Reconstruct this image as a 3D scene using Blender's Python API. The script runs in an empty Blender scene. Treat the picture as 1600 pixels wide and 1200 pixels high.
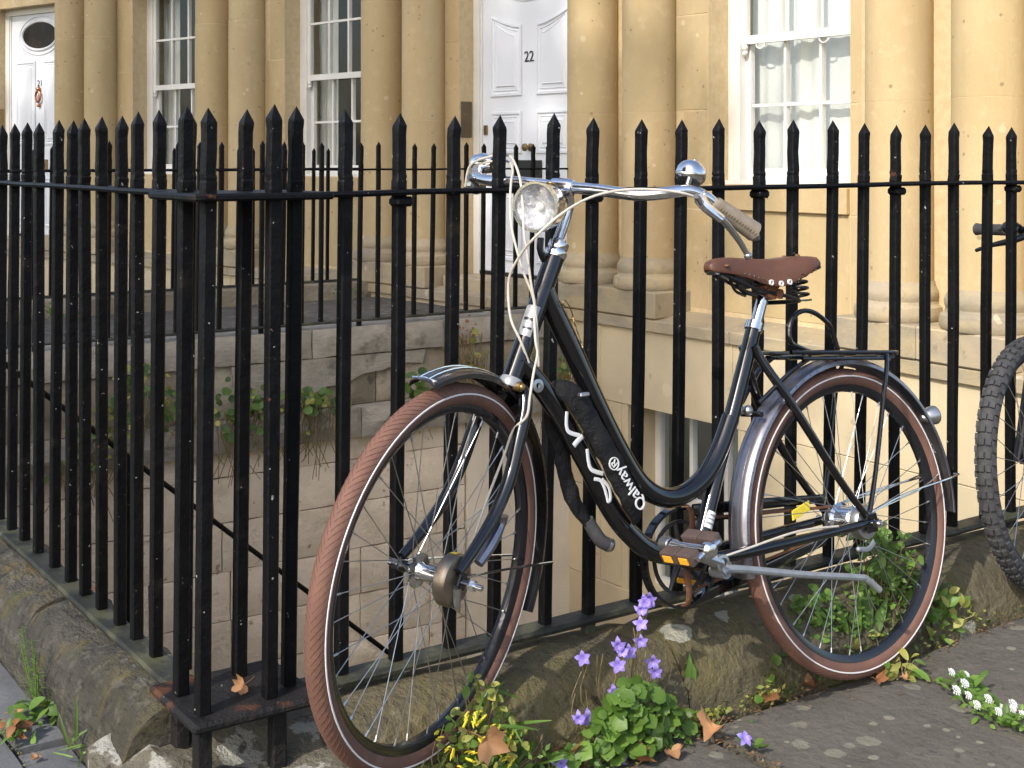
import bpy, bmesh, math, random
from mathutils import Vector, Matrix, Quaternion
random.seed(7)
S = bpy.context.scene
COL = S.collection

# ------------------------------------------------------------------ camera, light, exposure
cam = bpy.data.cameras.new('camera'); camo = bpy.data.objects.new('camera', cam); COL.objects.link(camo)
camo.location = (0, 0, 1.2)
camo.rotation_euler = (math.radians(90), 0, math.asin(0.82506))
cam.sensor_width = 36; cam.lens = 36 * 2110 / 1600; cam.shift_y = -353 / 1600
cam.clip_start = 0.05; cam.clip_end = 2000
S.camera = camo
SUN_EL, SUN_AZ = math.radians(39), math.atan2(.342, -.940)      # azimuth from +Y towards +X
sd = Vector((math.sin(SUN_AZ) * math.cos(SUN_EL), math.cos(SUN_AZ) * math.cos(SUN_EL), math.sin(SUN_EL)))
W = bpy.data.worlds.new('World'); S.world = W; W.use_nodes = True
wn = W.node_tree.nodes; wl = W.node_tree.links
sky = wn.new('ShaderNodeTexSky'); sky.sky_type = 'NISHITA'; sky.sun_disc = False
sky.sun_elevation = SUN_EL; sky.sun_rotation = SUN_AZ; sky.air_density = 1.0; sky.dust_density = 2.6; sky.ozone_density = 1.0
bg = wn['Background']; bg.inputs[1].default_value = 0.15
wl.new(sky.outputs[0], bg.inputs[0])
sun = bpy.data.lights.new('sun', 'SUN'); sun.energy = 2.15; sun.angle = math.radians(0.6); sun.color = (1, .95, .87)
suno = bpy.data.objects.new('sun', sun); COL.objects.link(suno); suno.rotation_euler = (-sd).to_track_quat('-Z', 'Y').to_euler(); suno.location = sd * 60
vs = S.view_settings; vs.view_transform = 'Standard'; vs.look = 'None'; vs.gamma = 1; vs.use_curve_mapping = False; vs.exposure = 1.06
S.render.engine = 'CYCLES'; S.cycles.max_bounces = 8; S.cycles.transparent_max_bounces = 16
TREE, TR, TN = (-5.4, -20., -.1), (8.8, 8.8, 15.8), 80000
S.cycles.use_denoising = True

# ------------------------------------------------------------------ helpers
WLOC = {}
def wloc(o): return WLOC.get(o.name, Vector((0, 0, 0))) if o else Vector((0, 0, 0))
def tag(o, label=None, cat=None, group=None, kind=None):
    if label: o['label'] = label
    if cat: o['category'] = cat
    if group: o['group'] = group
    if kind: o['kind'] = kind
    return o
def link(o, parent, loc):
    COL.objects.link(o)
    if parent: o.parent = parent
    o.location = Vector(loc) - wloc(parent); WLOC[o.name] = Vector(loc); return o
def empty(name, loc, parent=None, **kw):
    o = bpy.data.objects.new(name, None); o.empty_display_size = .05
    return tag(link(o, parent, loc), **kw)
def to_mesh(name, bm, mat, smooth=True):
    me = bpy.data.meshes.new(name); bm.normal_update(); bm.to_mesh(me); bm.free()
    for m in (mat if isinstance(mat, (list, tuple)) else [mat]): me.materials.append(m)
    if smooth:
        me.polygons.foreach_set('use_smooth', [True] * len(me.polygons))
        if smooth != 'all': me.set_sharp_from_angle(angle=math.radians(31))
    return me
def obj(name, bm, mat, parent=None, smooth=True, **kw):
    """link a bmesh given in world coordinates as one mesh object with its origin at its centre"""
    if bm.verts:
        lo = Vector([min(v.co[i] for v in bm.verts) for i in range(3)]); hi = Vector([max(v.co[i] for v in bm.verts) for i in range(3)])
        c = (lo + hi) / 2; c.z = lo.z
        bmesh.ops.translate(bm, verts=bm.verts, vec=-c)
    else: c = Vector()
    o = bpy.data.objects.new(name, to_mesh(name, bm, mat, smooth))
    return tag(link(o, parent, c), **kw)
def inst(name, me, M, parent=None, **kw):
    o = bpy.data.objects.new(name, me); COL.objects.link(o)
    loc, rot, sc = M.decompose()
    if parent: o.parent = parent
    o.rotation_mode = 'QUATERNION'; o.rotation_quaternion = rot; o.scale = sc; o.location = loc - wloc(parent)
    WLOC[o.name] = loc
    return tag(o, **kw)
def NB(): return bmesh.new()
def hull_box(bm, P, bev=0.0, seg=1):
    """P: 8 points, bottom ring of four then top ring of four"""
    v = [bm.verts.new(p) for p in P]
    f = [bm.faces.new([v[i] for i in q]) for q in ((3, 2, 1, 0), (4, 5, 6, 7), (0, 1, 5, 4), (1, 2, 6, 5), (2, 3, 7, 6), (3, 0, 4, 7))]
    if bev > 0:
        e = list({e for g in f for e in g.edges})
        bmesh.ops.bevel(bm, geom=e, offset=bev, segments=seg, affect='EDGES', profile=.6)
    return bm
def box(bm, x0, x1, y0, y1, z0, z1, bev=0., fn=None, seg=1):
    P = [(x0, y0, z0), (x1, y0, z0), (x1, y1, z0), (x0, y1, z0), (x0, y0, z1), (x1, y0, z1), (x1, y1, z1), (x0, y1, z1)]
    P = [fn(*p) if fn else Vector(p) for p in P]
    a = (P[1] - P[0]).cross(P[3] - P[0])
    if a.dot(P[4] - P[0]) < 0: P = [P[i] for i in (3, 2, 1, 0, 7, 6, 5, 4)]
    return hull_box(bm, P, bev, seg)
def smooth_path(P, k=6, closed=False):
    P = [Vector(p) for p in P]; n = len(P)
    if n < 3 or k <= 1: return P
    out = []
    for i in range(n if closed else n - 1):
        g = (lambda j: P[j % n]) if closed else (lambda j: P[max(0, min(n - 1, j))])
        p0, p1, p2, p3 = g(i - 1), g(i), g(i + 1), g(i + 2)
        for j in range(k):
            t = j / k
            out.append(.5 * ((2 * p1) + (p2 - p0) * t + (2 * p0 - 5 * p1 + 4 * p2 - p3) * t * t + (3 * p1 - p0 - 3 * p2 + p3) * t ** 3))
    if not closed: out.append(P[-1])
    return out
def tube(bm, P, r, n=10, k=6, closed=False, caps=True, flat=1.0, flatdir=None):
    """round (or flattened) tube along P; r a number or one number per given point"""
    P0 = [Vector(p) for p in P]
    rs = r if isinstance(r, (list, tuple)) else [r] * len(P0)
    Q = smooth_path(P0, k, closed); m = len(Q)
    kk = k if (len(P0) >= 3 and k > 1) else 1
    R = []
    for i in range(m):
        t = i / kk; a = int(t); f = t - a
        R.append(rs[a % len(rs)] * (1 - f) + rs[(a + 1) % len(rs)] * f if a < len(rs) - 1 or closed else rs[-1])
    rings = []; N = None
    for i in range(m):
        T = (Q[(i + 1) % m] - Q[i - 1]) if closed else (Q[min(i + 1, m - 1)] - Q[max(i - 1, 0)])
        if T.length < 1e-9: T = Vector((0, 0, 1))
        T.normalize()
        if flatdir is not None: N = Vector(flatdir)
        elif N is None: N = T.orthogonal()
        N = (N - T * N.dot(T)).normalized(); B = T.cross(N)
        rings.append([bm.verts.new(Q[i] + (N * math.cos(2 * math.pi * j / n) * flat + B * math.sin(2 * math.pi * j / n)) * R[i]) for j in range(n)])
    for i in range(m if closed else m - 1):
        a, b = rings[i], rings[(i + 1) % m]
        for j in range(n): bm.faces.new((a[j], a[(j + 1) % n], b[(j + 1) % n], b[j]))
    if caps and not closed:
        bm.faces.new(rings[0][::-1]); bm.faces.new(rings[-1])
    return bm
def lathe(bm, prof, c, ax, n=24, closed=False, a0=0., a1=2 * math.pi, ref=None):
    """prof: list of (distance along ax, radius); closed: profile closes on itself"""
    c = Vector(c); ax = Vector(ax).normalized()
    u = Vector(ref) if ref is not None else ax.orthogonal(); u = (u - ax * u.dot(ax)).normalized(); w = ax.cross(u)
    full = abs(a1 - a0 - 2 * math.pi) < 1e-6; m = n if full else n + 1
    rings = []
    for i in range(m):
        t = a0 + (a1 - a0) * i / n; d = u * math.cos(t) + w * math.sin(t)
        rings.append([bm.verts.new(c + ax * h + d * max(r, 1e-5)) for h, r in prof])
    k = len(prof)
    for i in range(n):
        a, b = rings[i], rings[(i + 1) % m]
        for j in range(k if closed else k - 1):
            bm.faces.new((a[j], b[j], b[(j + 1) % k], a[(j + 1) % k]))
    if not full:
        if closed: bm.faces.new(rings[0]); bm.faces.new(rings[-1][::-1])
    bmesh.ops.remove_doubles(bm, verts=bm.verts, dist=2e-5)
    bmesh.ops.recalc_face_normals(bm, faces=bm.faces)
    return bm
def cyl(bm, a, b, r, n=12, r2=None):
    a, b = Vector(a), Vector(b)
    return tube(bm, [a, b], [r, r if r2 is None else r2], n, 1)
def ball(bm, c, r, sc=(1, 1, 1), M=None, u=14, v=9):
    q = bmesh.ops.create_uvsphere(bm, u_segments=u, v_segments=v, radius=r)
    for x in q['verts']:
        p = Vector((x.co.x * sc[0], x.co.y * sc[1], x.co.z * sc[2])); x.co = (M @ p if M else p) + Vector(c)
    return bm

# ------------------------------------------------------------------ materials
def hexlin(r, g, b): return tuple(((c / 255) / 12.92 if c / 255 < .04045 else ((c / 255 + .055) / 1.055) ** 2.4) for c in (r, g, b))
def mat(name, c1, c2=None, scale=8., rough=.7, metal=0., bump=0., bscale=None, layers=(), rand=0., coat=0., spec=.5, detail=6., stretch=(1, 1, 1), bdist=.01, bstretch=None):
    m = bpy.data.materials.new(name); m.use_nodes = True
    nt = m.node_tree; N = nt.nodes; L = nt.links
    b = N['Principled BSDF']; b.inputs['Roughness'].default_value = rough; b.inputs['Metallic'].default_value = metal
    b.inputs['Coat Weight'].default_value = coat; b.inputs['Coat Roughness'].default_value = .08; b.inputs['Specular IOR Level'].default_value = spec
    geo = N.new('ShaderNodeNewGeometry'); oi = N.new('ShaderNodeObjectInfo')
    def coord(st):
        if tuple(st) == (1, 1, 1): return geo.outputs['Position']
        q = N.new('ShaderNodeVectorMath'); q.operation = 'MULTIPLY'; q.inputs[1].default_value = st; L.new(geo.outputs['Position'], q.inputs[0]); return q.outputs[0]
    def noise(sc, st=(1, 1, 1), det=detail, rg=.6):
        n = N.new('ShaderNodeTexNoise'); n.inputs['Scale'].default_value = sc; n.inputs['Detail'].default_value = det; n.inputs['Roughness'].default_value = rg
        L.new(coord(st), n.inputs['Vector']); return n.outputs['Fac']
    def ss(v, lo, hi):
        r = N.new('ShaderNodeMapRange'); r.interpolation_type = 'SMOOTHSTEP'; r.inputs['From Min'].default_value = lo; r.inputs['From Max'].default_value = hi; L.new(v, r.inputs['Value']); return r.outputs['Result']
    def mix(f, a, bb, blend='MIX'):
        x = N.new('ShaderNodeMix'); x.data_type = 'RGBA'; x.blend_type = blend
        if isinstance(f, (int, float)): x.inputs[0].default_value = f
        else: L.new(f, x.inputs[0])
        for s, v in ((6, a), (7, bb)):
            if isinstance(v, tuple): x.inputs[s].default_value = (*v, 1)
            else: L.new(v, x.inputs[s])
        return x.outputs[2]
    col = None
    if c2 is None: col = (c1)
    else: col = mix(ss(noise(scale, stretch), .3, .7), c1, c2)
    for ly in layers:
        kind = ly[0]
        if kind == 'noise':   # ('noise', scale, lo, hi, colour, strength, stretch)
            f = ss(noise(ly[1], ly[6] if len(ly) > 6 else (1, 1, 1)), ly[2], ly[3]); c = ly[4]; st = ly[5]
        elif kind == 'spots':  # ('spots', scale, size, colour, strength, coverage)
            v = N.new('ShaderNodeTexVoronoi'); v.inputs['Scale'].default_value = ly[1]; v.inputs['Randomness'].default_value = 1
            nz = N.new('ShaderNodeTexNoise'); nz.inputs['Scale'].default_value = ly[1] * 3; L.new(geo.outputs['Position'], nz.inputs['Vector'])
            ad = N.new('ShaderNodeVectorMath'); ad.operation = 'MULTIPLY_ADD'; L.new(nz.outputs['Color'], ad.inputs[0]); ad.inputs[1].default_value = (.25 / ly[1],) * 3; L.new(geo.outputs['Position'], ad.inputs[2])
            L.new(ad.outputs[0], v.inputs['Vector'])
            sp = N.new('ShaderNodeSeparateColor'); L.new(v.outputs['Color'], sp.inputs[0])
            a = N.new('ShaderNodeMath'); a.operation = 'SUBTRACT'; L.new(sp.outputs[0], a.inputs[0]); a.inputs[1].default_value = 1 - ly[5]
            q = N.new('ShaderNodeMath'); q.operation = 'MULTIPLY'; L.new(a.outputs[0], q.inputs[0]); q.inputs[1].default_value = ly[2] / ly[5]
            d = N.new('ShaderNodeMath'); d.operation = 'SUBTRACT'; L.new(q.outputs[0], d.inputs[0]); L.new(v.outputs['Distance'], d.inputs[1])
            f = ss(d.outputs[0], 0, .04); c = ly[3]; st = ly[4]
        elif kind == 'zband':  # ('zband', lo, hi, colour, strength): stain that grows with height between lo and hi
            sp = N.new('ShaderNodeSeparateXYZ'); L.new(geo.outputs['Position'], sp.inputs[0])
            nz = noise(9., (1, 1, .35)); ad = N.new('ShaderNodeMath'); ad.operation = 'MULTIPLY_ADD'; L.new(nz, ad.inputs[0]); ad.inputs[1].default_value = .3; L.new(sp.outputs[2], ad.inputs[2])
            f = ss(ad.outputs[0], ly[1] + .15, ly[2] + .15); c = ly[3]; st = ly[4]
        mm = N.new('ShaderNodeMath'); mm.operation = 'MULTIPLY'; L.new(f, mm.inputs[0]); mm.inputs[1].default_value = st
        col = mix(mm.outputs[0], col, c)
    if rand:
        r = N.new('ShaderNodeMapRange'); r.inputs['To Min'].default_value = 1 - rand; r.inputs['To Max'].default_value = 1 + rand; L.new(oi.outputs['Random'], r.inputs['Value'])
        hsv = N.new('ShaderNodeHueSaturation'); L.new(r.outputs['Result'], hsv.inputs['Value'])
        r2 = N.new('ShaderNodeMath'); r2.operation = 'MULTIPLY_ADD'; L.new(oi.outputs['Random'], r2.inputs[0]); r2.inputs[1].default_value = -.006; r2.inputs[2].default_value = .503; L.new(r2.outputs[0], hsv.inputs['Hue'])
        if isinstance(col, tuple): hsv.inputs['Color'].default_value = (*col, 1)
        else: L.new(col, hsv.inputs['Color'])
        col = hsv.outputs[0]
    if isinstance(col, tuple): b.inputs['Base Color'].default_value = (*col, 1)
    else: L.new(col, b.inputs['Base Color'])
    if bump:
        bn = N.new('ShaderNodeBump'); bn.inputs['Strength'].default_value = bump; bn.inputs['Distance'].default_value = bdist
        L.new(noise(bscale or scale * 3, bstretch or stretch, 8., .65), bn.inputs['Height']); L.new(bn.outputs[0], b.inputs['Normal'])
    return m
def leafmat(name, c, c2, rand=.25, trans=.35, rough=.45):
    m = bpy.data.materials.new(name); m.use_nodes = True; nt = m.node_tree; N = nt.nodes; L = nt.links
    b = N['Principled BSDF']; b.inputs['Roughness'].default_value = rough; b.inputs['Specular IOR Level'].default_value = .35
    oi = N.new('ShaderNodeObjectInfo'); geo = N.new('ShaderNodeNewGeometry')
    nz = N.new('ShaderNodeTexNoise'); nz.inputs['Scale'].default_value = 60; nz.inputs['Detail'].default_value = 4; L.new(geo.outputs['Position'], nz.inputs['Vector'])
    x = N.new('ShaderNodeMix'); x.data_type = 'RGBA'; x.inputs[6].default_value = (*c, 1); x.inputs[7].default_value = (*c2, 1)
    a = N.new('ShaderNodeMath'); a.operation = 'MULTIPLY_ADD'; L.new(nz.outputs['Fac'], a.inputs[0]); a.inputs[1].default_value = .9; a.inputs[2].default_value = -.45
    a2 = N.new('ShaderNodeMath'); a2.operation = 'ADD'; L.new(a.outputs[0], a2.inputs[0])
    pr = N.new('ShaderNodeMath'); pr.operation = 'ADD'; L.new(oi.outputs['Random'], pr.inputs[0]); L.new(geo.outputs['Random Per Island'], pr.inputs[1])
    fr = N.new('ShaderNodeMath'); fr.operation = 'FRACT'; L.new(pr.outputs[0], fr.inputs[0]); L.new(fr.outputs[0], a2.inputs[1]); a2.use_clamp = True
    L.new(a2.outputs[0], x.inputs[0])
    hs = N.new('ShaderNodeHueSaturation'); mr = N.new('ShaderNodeMapRange'); mr.inputs['To Min'].default_value = 1 - rand; mr.inputs['To Max'].default_value = 1 + rand
    L.new(fr.outputs[0], mr.inputs['Value']); L.new(mr.outputs[0], hs.inputs['Value']); L.new(x.outputs[2], hs.inputs['Color'])
    L.new(hs.outputs[0], b.inputs['Base Color'])
    t = N.new('ShaderNodeBsdfTranslucent'); L.new(hs.outputs[0], t.inputs['Color'])
    mx = N.new('ShaderNodeMixShader'); mx.inputs[0].default_value = trans
    L.new(b.outputs[0], mx.inputs[1]); L.new(t.outputs[0], mx.inputs[2]); L.new(mx.outputs[0], N['Material Output'].inputs[0])
    return m
def glassmat(name, tint=(.95, .97, .96), refl=1.0, rough=.01):
    m = bpy.data.materials.new(name); m.use_nodes = True; nt = m.node_tree; N = nt.nodes; L = nt.links
    for n in list(N):
        if n.type != 'OUTPUT_MATERIAL': N.remove(n)
    tr = N.new('ShaderNodeBsdfTransparent'); tr.inputs[0].default_value = (*tint, 1)
    gl = N.new('ShaderNodeBsdfGlossy'); gl.inputs['Roughness'].default_value = rough
    lw = N.new('ShaderNodeLayerWeight'); lw.inputs[0].default_value = .5
    pw = N.new('ShaderNodeMath'); pw.operation = 'POWER'; pw.inputs[1].default_value = 5; L.new(lw.outputs['Facing'], pw.inputs[0])
    mu = N.new('ShaderNodeMath'); mu.operation = 'MULTIPLY_ADD'; mu.inputs[1].default_value = .9 * refl; mu.inputs[2].default_value = .05 * refl; L.new(pw.outputs[0], mu.inputs[0])
    geo = N.new('ShaderNodeNewGeometry'); nz = N.new('ShaderNodeTexNoise'); nz.inputs['Scale'].default_value = 5; L.new(geo.outputs['Position'], nz.inputs['Vector'])
    bp = N.new('ShaderNodeBump'); bp.inputs['Strength'].default_value = .06; bp.inputs['Distance'].default_value = .02; L.new(nz.outputs['Fac'], bp.inputs['Height']); L.new(bp.outputs[0], gl.inputs['Normal'])
    mx = N.new('ShaderNodeMixShader'); L.new(mu.outputs[0], mx.inputs[0]); L.new(tr.outputs[0], mx.inputs[1]); L.new(gl.outputs[0], mx.inputs[2])
    L.new(mx.outputs[0], [n for n in N if n.type == 'OUTPUT_MATERIAL'][0].inputs[0]); return m

STONE = dict(rough=.9, spec=.25)
M = {}
M['stone'] = mat('bath_stone', (.49, .378, .21), (.445, .335, .178), 3.2, bump=.5, bscale=55, rand=.035, stretch=(1, 1, .45), bdist=.006,
    layers=(('noise', 1.3, .5, .72, (.42, .335, .205), .6, (1, 1, .4)), ('noise', 7, .5, .78, (.40, .285, .14), .5, (1, 1, .10)), ('noise', 13, .52, .75, (.54, .43, .26), .5), ('noise', 130, .55, .75, (.36, .27, .15), .4), ('noise', 30, .66, .74, (.60, .49, .30), .5), ('spots', 38, .45, (.22, .16, .09), .7, .05), ('spots', 16, .4, (.60, .50, .33), .6, .05)), **STONE)
M['stone_base'] = mat('weathered_base_stone', (.42, .335, .20), (.33, .28, .20), 4, bump=.5, bscale=40, rand=.08, bdist=.008,
    layers=(('noise', 5, .5, .7, (.22, .20, .165), .6, (.4, .4, 1.5)), ('noise', 18, .6, .75, (.12, .10, .07), .5), ('spots', 14, .5, (.5, .45, .33), .7, .1)), **STONE)
M['lime'] = mat('basement_wash', (.56, .46, .29), (.50, .42, .28), 2.5, bump=.3, bscale=30, rand=.05, bdist=.006,
    layers=(('noise', 2.2, .5, .75, (.36, .32, .22), .5, (1, 1, .35)), ('noise', 9, .64, .72, (.26, .22, .15), .5), ('spots', 7, .4, (.60, .53, .36), .6, .1)), **STONE)
M['mortar'] = mat('lime_mortar', (.58, .46, .28), (.50, .385, .22), 20, bump=.3, **STONE)
M['white_block'] = mat('whitewashed_stone', (.74, .645, .50), (.64, .545, .41), 5, bump=.9, bscale=28, rand=.09, bdist=.012,
    layers=(('noise', 3, .52, .72, (.42, .34, .235), .6), ('noise', 16, .63, .72, (.20, .145, .09), .75), ('noise', 40, .66, .74, (.55, .52, .45), .5)), **STONE)
M['white_render'] = mat('whitewashed_render', (.72, .635, .50), (.66, .58, .455), 3, bump=.4, bscale=25, bdist=.006, layers=(('noise', 7, .6, .75, (.36, .31, .24), .5),), **STONE)
M['weathered'] = mat('weathered_grey_stone', (.29, .24, .165), (.19, .165, .12), 4, bump=.8, bscale=30, rand=.15, bdist=.012,
    layers=(('noise', 2.4, .5, .62, (.40, .35, .26), .8), ('noise', 6, .58, .72, (.07, .06, .048), .8), ('noise', 9, .6, .75, (.12, .12, .045), .6)), **STONE)
M['ledge'] = mat('grey_ledge_stone', (.36, .325, .265), (.26, .24, .20), 7, bump=.7, bscale=30, rand=.1, bdist=.012, stretch=(1, 1, 2.),
    layers=(('noise', 5, .55, .7, (.10, .092, .068), .75), ('noise', 12, .6, .7, (.36, .33, .27), .6)), **STONE)
M['kerb'] = mat('mossy_kerb_stone', (.15, .125, .075), (.105, .09, .058), 6, bump=1., bscale=26, rand=.08, bdist=.03,
    layers=(('noise', 4, .5, .68, (.15, .125, .055), .75), ('noise', 9, .55, .7, (.05, .045, .035), .6), ('noise', 3.1, .56, .66, (.105, .10, .026), .75), ('noise', 30, .55, .70, (.23, .20, .125), .6), ('noise', 50, .56, .68, (.05, .043, .03), .6), ('spots', 13, .5, (.42, .40, .32), .85, .09)), **STONE)
M['kerb_grey'] = mat('worn_grey_kerb_stone', (.105, .096, .08), (.062, .058, .05), 5, bump=1., bscale=22, rand=.08, bdist=.05, stretch=(.6, 1, 1.8),
    layers=(('noise', 3.2, .5, .66, (.135, .115, .05), .6), ('noise', 7, .54, .66, (.16, .12, .035), .6, (2., 2., .4)), ('noise', 14, .6, .7, (.04, .037, .033), .7), ('noise', 30, .5, .68, (.19, .175, .14), .55), ('noise', 48, .55, .68, (.028, .026, .022), .65), ('noise', 5, .56, .66, (.11, .105, .035), .6), ('spots', 16, .5, (.40, .40, .36), .85, .06)), **STONE)
M['lichen'] = mat('lichened_corner_stone', (.12, .108, .08), (.17, .155, .12), 9, bump=1., bscale=30, bdist=.025,
    layers=(('noise', 9, .55, .59, (.40, .39, .34), .85), ('noise', 16, .58, .64, (.05, .045, .035), .8), ('noise', 5, .58, .66, (.12, .115, .04), .7)), **STONE)
M['paving'] = mat('dark_pennant_paving', (.12, .108, .09), (.086, .079, .068), 5, bump=1., bscale=34, rand=.12, bdist=.009,
    layers=(('noise', 17, .55, .7, (.14, .128, .108), .6, (1, 2.2, 1)), ('noise', 2.5, .5, .75, (.088, .075, .05), .6), ('noise', 42, .55, .68, (.05, .047, .042), .65), ('noise', 90, .58, .7, (.17, .155, .13), .5), ('noise', 3.3, .45, .7, (.12, .11, .092), .6), ('spots', 15, .44, (.215, .20, .155), .7, .38), ('spots', 27, .38, (.25, .235, .18), .7, .25)), **STONE)
M['paving_blue'] = mat('blue_grey_paving', (.135, .138, .143), (.105, .108, .112), 6, bump=.6, bscale=30, rand=.08, bdist=.008, layers=(('noise', 14, .56, .7, (.17, .172, .17), .6), ('noise', 4, .58, .7, (.085, .083, .08), .6)), **STONE)
M['soil'] = mat('dark_soil', (.05, .038, .025), (.09, .07, .045), 25, bump=1., bscale=60, **STONE)
M['iron'] = mat('black_railing_paint', (.0035, .0035, .004), (.006, .006, .0065), 20, rough=.45, bump=.7, bscale=45, bdist=.005, spec=.12, rand=.2,
    layers=(('noise', 11, .60, .72, (.016, .014, .012), .8), ('noise', 17, .70, .73, (.10, .04, .018), .7), ('noise', 80, .69, .705, (.40, .39, .35), .85)))
M['iron_mossy'] = mat('mossy_bottom_rail', (.010, .011, .010), (.03, .032, .02), 14, rough=.6, bump=.7, bscale=40, bdist=.006,
    layers=(('noise', 9, .47, .62, (.075, .075, .04), .8), ('noise', 45, .7, .74, (.4, .4, .33), .8)))
M['rusty'] = mat('rusty_black_plate', (.012, .012, .013), (.02, .018, .017), 14, rough=.55, bump=1., bscale=35, bdist=.012, spec=.15,
    layers=(('noise', 8, .55, .66, (.10, .042, .022), .85), ('noise', 40, .7, .74, (.45, .42, .36), .7)))
M['white'] = mat('white_gloss_paint', (.72, .70, .65), (.66, .645, .60), 5, rough=.4, bump=.1, bscale=40, layers=(('noise', 22, .68, .74, (.5, .46, .38), .4),))
M['door'] = mat('white_door_paint', (.70, .715, .745), rough=.38)
M['iron_black'] = mat('black_metal', (.012, .012, .013), rough=.35)
M['brass'] = mat('aged_brass', (.30, .20, .08), (.20, .14, .07), 12, rough=.35, metal=.8, bump=.1)
M['bronze'] = mat('bronze_plaque', (.115, .08, .038), (.085, .06, .03), 9, rough=.6, layers=(('noise', 25, .6, .7, (.2, .17, .11), .6),))
M['glass'] = glassmat('window_glass')
M['voile'] = leafmat('white_voile', (.78, .78, .74), (.84, .84, .80), rand=.03, trans=.3, rough=.9)
M['drape'] = leafmat('grey_white_drape', (.62, .62, .58), (.7, .69, .65), rand=.08, trans=.15, rough=.9)
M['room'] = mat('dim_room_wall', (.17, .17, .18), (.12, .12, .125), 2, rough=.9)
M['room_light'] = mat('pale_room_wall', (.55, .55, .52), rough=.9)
# bicycle
M['frame'] = mat('gloss_black_frame', (.004, .004, .005), rough=.16, coat=.5, spec=.5)
M['chrome'] = mat('chrome', (.80, .80, .82), (.66, .64, .62), 30, rough=.13, metal=1., bump=.03, bscale=90)
M['alloy'] = mat('dull_alloy', (.52, .52, .52), (.40, .40, .39), 40, rough=.34, metal=.95)
M['galv'] = mat('grey_painted_steel', (.30, .32, .34), (.24, .25, .26), 30, rough=.5, metal=.4, layers=(('noise', 60, .66, .72, (.16, .10, .07), .4),))
M['tyre'] = mat('brown_rubber', (.155, .074, .050), (.125, .060, .042), 14, rough=.75, bump=.15, bscale=80, layers=(('noise', 8, .55, .75, (.22, .115, .085), .6), ('noise', 40, .6, .75, (.26, .15, .115), .4)))
M['tyre_black'] = mat('grey_black_rubber', (.030, .030, .032), (.05, .05, .052), 30, rough=.8, bump=.3)
M['badge'] = mat('silver_badge', (.36, .36, .36), (.28, .28, .28), 60, rough=.35, metal=.4)
M['reflective'] = mat('reflective_stripe', (.72, .70, .68), rough=.4)
M['guard'] = mat('dark_metallic_mudguard', (.30, .29, .32), (.23, .22, .25), 20, rough=.33, metal=.9, coat=.3, layers=(('noise', 30, .62, .74, (.13, .10, .085), .45),))
M['guard_dark'] = mat('dark_mudguard', (.05, .043, .042), (.036, .033, .034), 20, rough=.25, metal=.5, coat=.3)
M['drum'] = mat('bronzed_drum', (.33, .285, .22), (.24, .20, .155), 30, rough=.4, metal=.9)
M['rim'] = mat('black_alloy_rim', (.016, .016, .02), rough=.25, metal=.3, coat=.3)
M['leather'] = mat('brown_saddle_leather', (.105, .043, .023), (.08, .032, .018), 14, rough=.42, bump=.12, bscale=130, layers=(('noise', 6, .5, .75, (.15, .065, .037), .5),))
M['grip'] = mat('faded_leather_grip', (.26, .215, .165), (.19, .155, .118), 40, rough=.75, bump=.5, bscale=200, bdist=.002)
M['cable'] = mat('cream_cable', (.52, .49, .42), (.44, .40, .34), 30, rough=.5)
M['rust'] = mat('rusty_steel', (.22, .095, .042), (.13, .055, .03), 40, rough=.7, metal=.3, bump=.3)
M['pedal'] = mat('worn_brown_pedal_rubber', (.075, .050, .043), (.055, .036, .032), 40, rough=.7, bump=.5, bscale=150, bdist=.003)
M['amber'] = mat('amber_reflector', (.85, .40, .03), rough=.25)
M['cloth'] = mat('black_nylon_cloth', (.007, .007, .008), (.013, .013, .014), 30, rough=.6, bump=1., bscale=38, bdist=.01, spec=.2)
M['print'] = mat('white_print', (.62, .63, .64), rough=.45)
M['yellow'] = mat('yellow_sticker', (.75, .58, .04), rough=.5)
M['red'] = mat('red_lens', (.35, .01, .01), rough=.2)
M['lens'] = mat('faceted_lamp_lens', (.85, .86, .88), (.45, .46, .48), 90, rough=.1, metal=.9, bump=.9, bscale=55, bdist=.01)
M['lampglass'] = glassmat('lamp_glass', (1, 1, 1))
# plants
M['leaf'] = leafmat('fresh_green_leaf', (.085, .17, .025), (.13, .22, .04))
M['leaf_dk'] = leafmat('deep_green_leaf', (.05, .105, .022), (.10, .165, .035))
M['leaf_yl'] = leafmat('yellow_green_leaf', (.20, .25, .05), (.33, .31, .08))
M['stem'] = leafmat('dry_stem', (.16, .12, .055), (.22, .18, .09), trans=.1)
M['litter'] = leafmat('leaf_litter', (.13, .07, .032), (.20, .11, .05), trans=.1, rough=.8)
M['dry'] = leafmat('dry_brown_leaf', (.27, .125, .05), (.19, .08, .035), trans=.2, rough=.6)
M['dry_pale'] = leafmat('dry_tan_leaf', (.40, .22, .11), (.33, .17, .08), trans=.2, rough=.6)
M['purple'] = leafmat('violet_petal', (.30, .22, .66), (.38, .30, .76), trans=.3)
M['petal_y'] = leafmat('yellow_petal', (.80, .66, .03), (.86, .74, .08), trans=.3)
M['petal_w'] = leafmat('white_petal', (.85, .85, .82), (.8, .8, .78), rand=.05, trans=.2)
M['moss'] = leafmat('olive_moss', (.10, .105, .025), (.15, .14, .035))
M['grassfar'] = mat('lawn', (.06, .11, .025), (.08, .13, .03), 3, rough=.9)
M['asphalt'] = mat('asphalt', (.055, .055, .055), (.07, .07, .068), 30, rough=.9)
M['bark'] = mat('bark', (.16, .13, .09), (.09, .075, .055), 5, rough=.9, bump=.6)
M['canopy'] = leafmat('plane_tree_leaf', (.05, .085, .02), (.09, .12, .03), trans=.12)
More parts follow.
